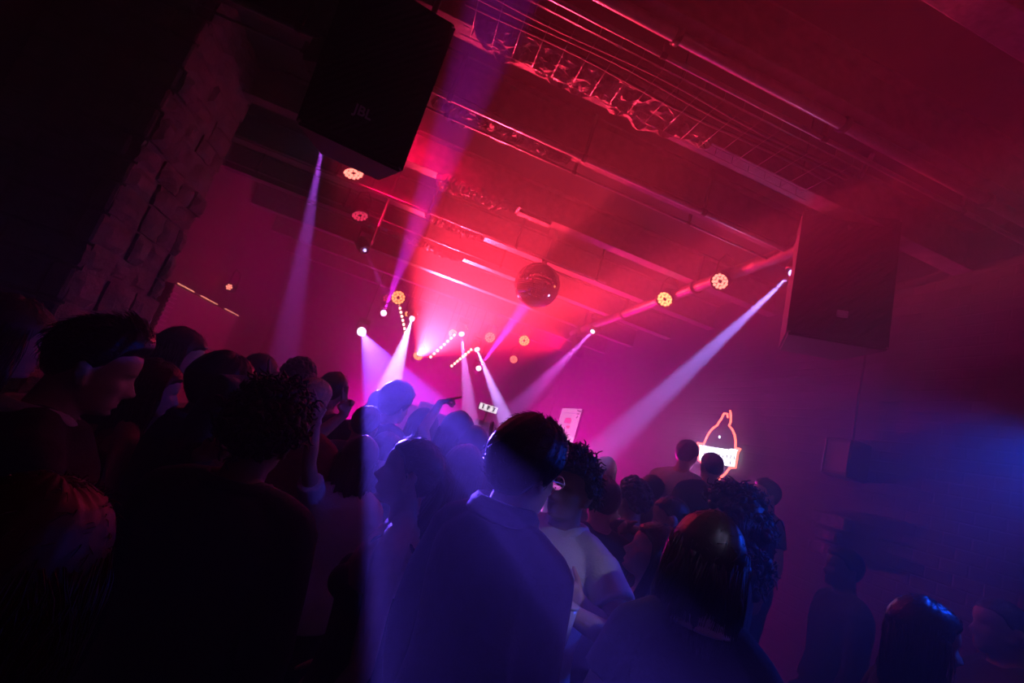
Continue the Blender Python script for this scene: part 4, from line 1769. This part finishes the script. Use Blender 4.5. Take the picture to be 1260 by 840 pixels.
    link('trousers', tm, root)
    for sg in (-1, 1):
        S = [((sg * .10, -.095, .045), (1, 0, 0), (0, 0, 1), .030, .040), ((sg * .10, -.075, .05), (1, 0, 0), (0, 0, 1), .042, .05), ((sg * .10, -.01, .05), (1, 0, 0), (0, 0, 1), .046, .05),
             ((sg * .105, .07, .042), (1, 0, 0), (0, 0, 1), .050, .042), ((sg * .108, .14, .034), (1, 0, 0), (0, 0, 1), .046, .034), ((sg * .108, .185, .026), (1, 0, 0), (0, 0, 1), .026, .024)]
        V, F = loft(S, 16)
        mk('shoe', V, F, M['shoe'], root)
    # ---- hair or hat
    if hair == 'cap':
        hp_ = shell(.006, seed, groove=.1)
        mk('hair', (Rn @ hp_[0].T).T + hc, hp_[1], M[hairmat], root)
        P2 = hat_pieces()
        b = MB()
        for v, f in P2:
            b.add((Rn @ np.array(v).T).T + hc, f)
        b.build('cap', M['cloth_black'], root)
    elif hair != 'bald':
        b = MB()
        for v, f in hair_pieces(hair, seed, detail):
            b.add((Rn @ np.array(v).T).T + hc, f)
        b.build('hair', M[hairmat], root, recalc=True)
    if specs:
        sp = MB()
        for sg in (-1, 1):
            ring = [(sg * .033 + .026 * math.cos(a), .098 - .004 * abs(math.cos(a)), -.003 + .020 * math.sin(a)) for a in np.linspace(0, 2 * math.pi, 25)]
            sp.tube(ring, .0022, 6)
            sp.tube([(sg * .060, .094, .0), (sg * .078, .070, .0), (sg * .081, .0, -.002), (sg * .081, -.02, -.012)], .0022, 6)
        sp.tube([(-.008, .102, .002), (0, .105, .005), (.008, .102, .002)], .002, 6)
        sp.v = [tuple(Rn @ np.array(v) + hc) for v in sp.v]
        so = sp.build('spectacles', M['gold'], root)
        for sg in (-1, 1):
            lv = [(sg * .033, .0995, -.003)] + [(sg * .033 + .0245 * math.cos(a), .098 - .004 * abs(math.cos(a)), -.003 + .0185 * math.sin(a)) for a in np.linspace(0, 2 * math.pi, 24, endpoint=False)]
            lf = [(0, 1 + i, 1 + (i + 1) % 24) for i in range(24)]
            mk('lens', [tuple(Rn @ np.array(v) + hc) for v in lv], lf, M['glass_lens'], so)
    tag(root, label, 'person', 'guests on the dance floor')
    PEOPLE.append(root)
    return root


# ------------------------------------------------------------------ the guests, nearest first
person((20, 575), 0.72, -8, 'person nearest the lower left corner, auburn hair rimmed in red', 'bob', 'hair_ginger', 'skin', 'tee', 'cloth_black', fem=True, near=True, seed=1)
person((116, 384), 1.42, -62, 'young man in profile at far left, swept up hair, dark jacket over a pale collar', 'quiff', 'hair_dark', 'skin', 'jacket', 'cloth_black', near=True, seed=2,
       hpitch=-6, collar='cloth_white')
person((12, 366), 1.75, -45, 'person cut by the left edge, wavy brown hair and pale top', 'longwavy', 'hair_brown', 'skin', 'tee', 'cloth_white', fem=True, near=True, seed=3)
person((325, 470), 1.42, -12, 'person seen from behind with a round head of tight curls and a black jacket', 'afro', 'hair_dark', 'skin_tan', 'jacket', 'cloth_black', near=True, seed=4, collar='cloth_black')
person((650, 517), 1.32, -56, 'man in glasses and dark collared shirt seen from behind at the centre', 'full', 'hair_dark', 'skin', 'shirt', 'cloth_navy', near=True, seed=5, hyaw=-8, hpitch=-4,
       specs=True, collar='cloth_navy', girth=.96, collar_up=.022, arms={'R': {'w': (.12, .20, 1.0)}})
person((503, 537), 1.58, 82, 'woman in profile facing left with a ponytail, bare shoulder and dark strap top', 'ponytail', 'hair_dark', 'skin', 'strap', 'cloth_black', fem=True, near=True, seed=6, hpitch=4)
person((700, 556), 1.72, 128, 'man in a white polo shirt facing the man in glasses, holding a cup', 'curly', 'hair_dark', 'skin_tan', 'polo', 'cloth_white', near=True, seed=7,
       arms={'L': {'px': (699, 752, 1.36), 'pose': 'grip', 'dir': (.5, .8, .1), 'palm': (.3, .0, -1)}})
person((800, 640), 1.75, 72, 'woman with long dark hair turning her lit face up behind the polo shirt', 'long', 'hair_dark', 'skin', 'strap', 'cloth_black', fem=True, near=True, seed=8, hpitch=14,
       arms={'L': {'px': (716, 742, 1.5), 'pose': 'relaxed'}})
person((866, 632), 1.2, -22, 'woman seen from behind with long wavy dark hair, at lower right of the centre', 'longwavy', 'hair_dark', 'skin', 'tee', 'cloth_black', fem=True, near=True, seed=9, collar='cloth_white',
       arms={'R': {'w': (.42, -.02, .98)}})
person((1142, 740), 1.32, -118, 'woman with long dark hair at the lower right corner, face lit blue', 'longwavy', 'hair_dark', 'skin', 'tee', 'cloth_black', fem=True, near=True, seed=10)

person((272, 434), 2.05, -62, 'man in an open dark jacket behind the curly head, one finger raised', 'full', 'hair_dark', 'skin_tan', 'jacket', 'cloth_black', seed=11, hvox=.007, collar='cloth_grey', hpitch=-4,
       arms={'R': {'px': (330, 487, 2.0), 'pose': 'point', 'dirpx': (330, 445, 2.0), 'palm': (0, .2, 1)}, 'L': {'px': (256, 570, 1.62), 'pose': 'grip', 'dir': (.4, .5, .5)}})
person((190, 441), 2.25, -60, 'woman with thin loose hair between the young man in profile and the open jacket', 'longwavy', 'hair_brown', 'skin', 'tank', 'cloth_red', fem=True, near=True, seed=12)
person((222, 406), 2.6, -68, 'long haired woman whose profile is edged in red, below the wall panel', 'long', 'hair_brown', 'skin', 'tee', 'cloth_black', fem=True, near=True, seed=13)
person((184, 408), 2.75, -72, 'man behind the fringe of the young man in profile, only his lit face edge showing', 'crop', 'hair_dark', 'skin', 'tee', 'cloth_black', seed=14)
person((318, 434), 2.9, -25, 'person with cropped hair just behind the raised finger', 'crop', 'hair_brown', 'skin_tan', 'tee', 'cloth_grey', seed=15)
person((365, 441), 3.3, -5, 'person with short curls left of the pale blond head', 'curly', 'hair_dark', 'skin_tan', 'tee', 'cloth_grey', seed=16)
person((408, 457), 3.3, -8, 'dark haired person right of the pale blond head, behind the two raised fingers', 'short', 'hair_dark', 'skin', 'tee', 'cloth_black', seed=17)
person((384, 463), 2.5, -20, 'person with pale blond hair lit from above, behind a raised index finger', 'crop', 'hair_blond', 'skin', 'tee', 'cloth_red', seed=18)
person((440, 533), 2.35, 8, 'short person in a light top raising an index finger beside the curly head', 'bob', 'hair_dark', 'skin', 'tee', 'cloth_white', fem=True, seed=19, hvox=.006,
       arms={'L': {'px': (389, 506, 1.95), 'pose': 'point', 'dirpx': (370, 455, 1.95), 'palm': (.2, 1, .0), 'pole': (-.3, .2, -1)}})
person((448, 497), 3.0, -8, 'person at the left edge of the white-blue beam raising two fingers', 'short', 'hair_dark', 'skin', 'tee', 'cloth_grey', seed=20, hvox=.006,
       arms={'L': {'px': (423, 510, 2.75), 'pose': 'peace', 'dirpx': (434, 465, 2.75), 'palm': (.6, -.8, 0), 'pole': (-.6, -.1, -1)}})
person((474, 527), 2.65, -12, 'person in the beam between the two raised fingers and the woman in profile', 'crop', 'hair_dark', 'skin', 'tee', 'cloth_black', seed=21)
person((488, 472), 3.3, -48, 'tallest person in the beam, thick hair and bare neck, above the woman in profile', 'full', 'hair_dark', 'skin', 'tee', 'cloth_black', near=True, seed=22)
person((466, 479), 3.6, -5, 'person half hidden behind the tallest person in the beam', 'short', 'hair_brown', 'skin', 'tee', 'cloth_grey', seed=23)
person((520, 504), 3.2, -35, 'person pointing an arm to the right towards the stage', 'long', 'hair_brown', 'skin', 'tee', 'cloth_black', fem=True, seed=24, hvox=.006,
       arms={'R': {'px': (542, 495, 3.15), 'pose': 'point', 'dirpx': (568, 488, 3.15), 'palm': (0, 0, -1), 'pole': (.2, -.2, -1)}})
person((560, 508), 2.75, -10, 'person with bobbed hair in front of the pale violet beam', 'bob', 'hair_dark', 'skin', 'tee', 'cloth_black', fem=True, seed=25)
person((578, 525), 2.7, -2, 'person with long hair just right of the bobbed head under the pale violet beam', 'long', 'hair_dark', 'skin', 'tee', 'cloth_black', fem=True, seed=26)
person((566, 546), 2.2, 10, 'long haired person in a white top between the ponytail and the man in glasses', 'long', 'hair_dark', 'skin', 'tee', 'cloth_white', fem=True, near=True, seed=27)
person((604, 549), 2.35, -12, 'person with reddish hair left of the head of the man in glasses', 'long', 'hair_ginger', 'skin', 'tee', 'cloth_grey', fem=True, seed=28)
person((627, 539), 3.7, 0, 'far small head below the lit display beside a raised hand', 'short', 'hair_dark', 'skin', 'tee', 'cloth_black', seed=29,
       arms={'L': {'px': (605, 542, 3.6), 'pose': 'open', 'dirpx': (604, 525, 3.6)}})
person((845, 541), 3.5, -55, 'person in a white T-shirt seen from behind, standing left of the bottle sign', 'short', 'hair_dark', 'skin', 'tee', 'cloth_white', seed=30, base=.36)
person((874, 556), 3.3, -12, 'person with cropped hair standing in front of the white lettering of the bottle sign', 'crop', 'hair_dark', 'skin_tan', 'tee', 'cloth_black', seed=31, base=.36)
person((941, 587), 3.0, 72, 'person with a lit profile facing left, alone to the right of the bottle sign', 'short', 'hair_dark', 'skin', 'tee', 'cloth_black', seed=32, base=.36)
person((897, 604), 1.9, 62, 'woman with a big mass of curls below the bottle sign', 'bigcurly', 'hair_brown', 'skin', 'tee', 'cloth_black', fem=True, near=True, seed=33)
person((824, 611), 2.35, 58, 'person bowing the head below the white T-shirt, arm bent up', 'crop', 'hair_brown', 'skin', 'tank', 'cloth_black', fem=True, seed=34, hpitch=-14,
       arms={'R': {'px': (775, 650, 2.2), 'pose': 'relaxed', 'pole': (.4, .2, .8)}})
person((740, 585), 2.3, -5, 'dark haired person just right of the polo shirt man and behind him', 'short', 'hair_dark', 'skin', 'tee', 'cloth_black', seed=35)
person((777, 588), 2.7, 15, 'curly haired person behind the woman turning her face up', 'curly', 'hair_dark', 'skin_tan', 'tee', 'cloth_black', seed=36)
person((707, 548), 4.3, 0, 'far person under the lower corner of the glowing wall screen', 'short', 'hair_brown', 'skin', 'tee', 'cloth_grey', seed=37)
person((742, 563), 4.2, 10, 'far person to the right below the glowing wall screen, long hair', 'long', 'hair_brown', 'skin', 'tee', 'cloth_grey', fem=True, seed=38)
person((800, 584), 3.5, 20, 'far person left of the bowed head, before the dark right wall', 'crop', 'hair_dark', 'skin_tan', 'tee', 'cloth_black', seed=39)
person((1036, 672), 2.35, 68, 'faint dark person below the stone ledges on the right wall', 'short', 'hair_dark', 'skin_dark', 'shirt', 'cloth_black', seed=40)
person((1230, 738), 1.55, 60, 'faintly lit person at the right edge beyond the woman at the corner', 'crop', 'hair_brown', 'skin_tan', 'tee', 'cloth_black', seed=42)

# the cup in the hand of the man in the polo shirt
cp = empty('plastic_cup', at(690, 768, 1.33))
V, F = lathe([(.0, -.045), (.028, -.045), (.036, .055), (.0345, .055), (.027, -.042), (.0, -.042)], 24)
mk('cup_body', V, F, M['plastic'], cp)
V, F = lathe([(.036, .052), (.0385, .054), (.0385, .059), (.036, .060)], 24)
mk('rim', V, F, M['plastic'], cp)
V, F = lathe([(0, -.041), (.0272, -.041), (.0315, .015), (0, .015)], 24)
mk('drink', V, F, M['cloth_red'], cp)
tag(cp, 'clear plastic cup in the hand of the man in the white polo shirt', 'cup')

# ------------------------------------------------------------------ haze filling the room
hz_m = bpy.data.materials.new('haze')
hz_m.use_nodes = True
nt = hz_m.node_tree
nt.nodes.remove(nt.nodes['Principled BSDF'])
vsn = nt.nodes.new('ShaderNodeVolumeScatter')
vsn.inputs['Density'].default_value = HAZE_DENSITY
vsn.inputs['Anisotropy'].default_value = HAZE_ANISO
vsn.inputs['Color'].default_value = (1, 1, 1, 1)
nt.links.new(vsn.outputs[0], nt.nodes['Material Output'].inputs['Volume'])
o = MB().box((X0 + .01, Y0 + .01, .01), (X1 - .01, Y1 - .01, ZC - .01)).build('haze', hz_m, smooth=False)
tag(o, 'thin stage haze filling the whole room', 'haze', kind='stuff')
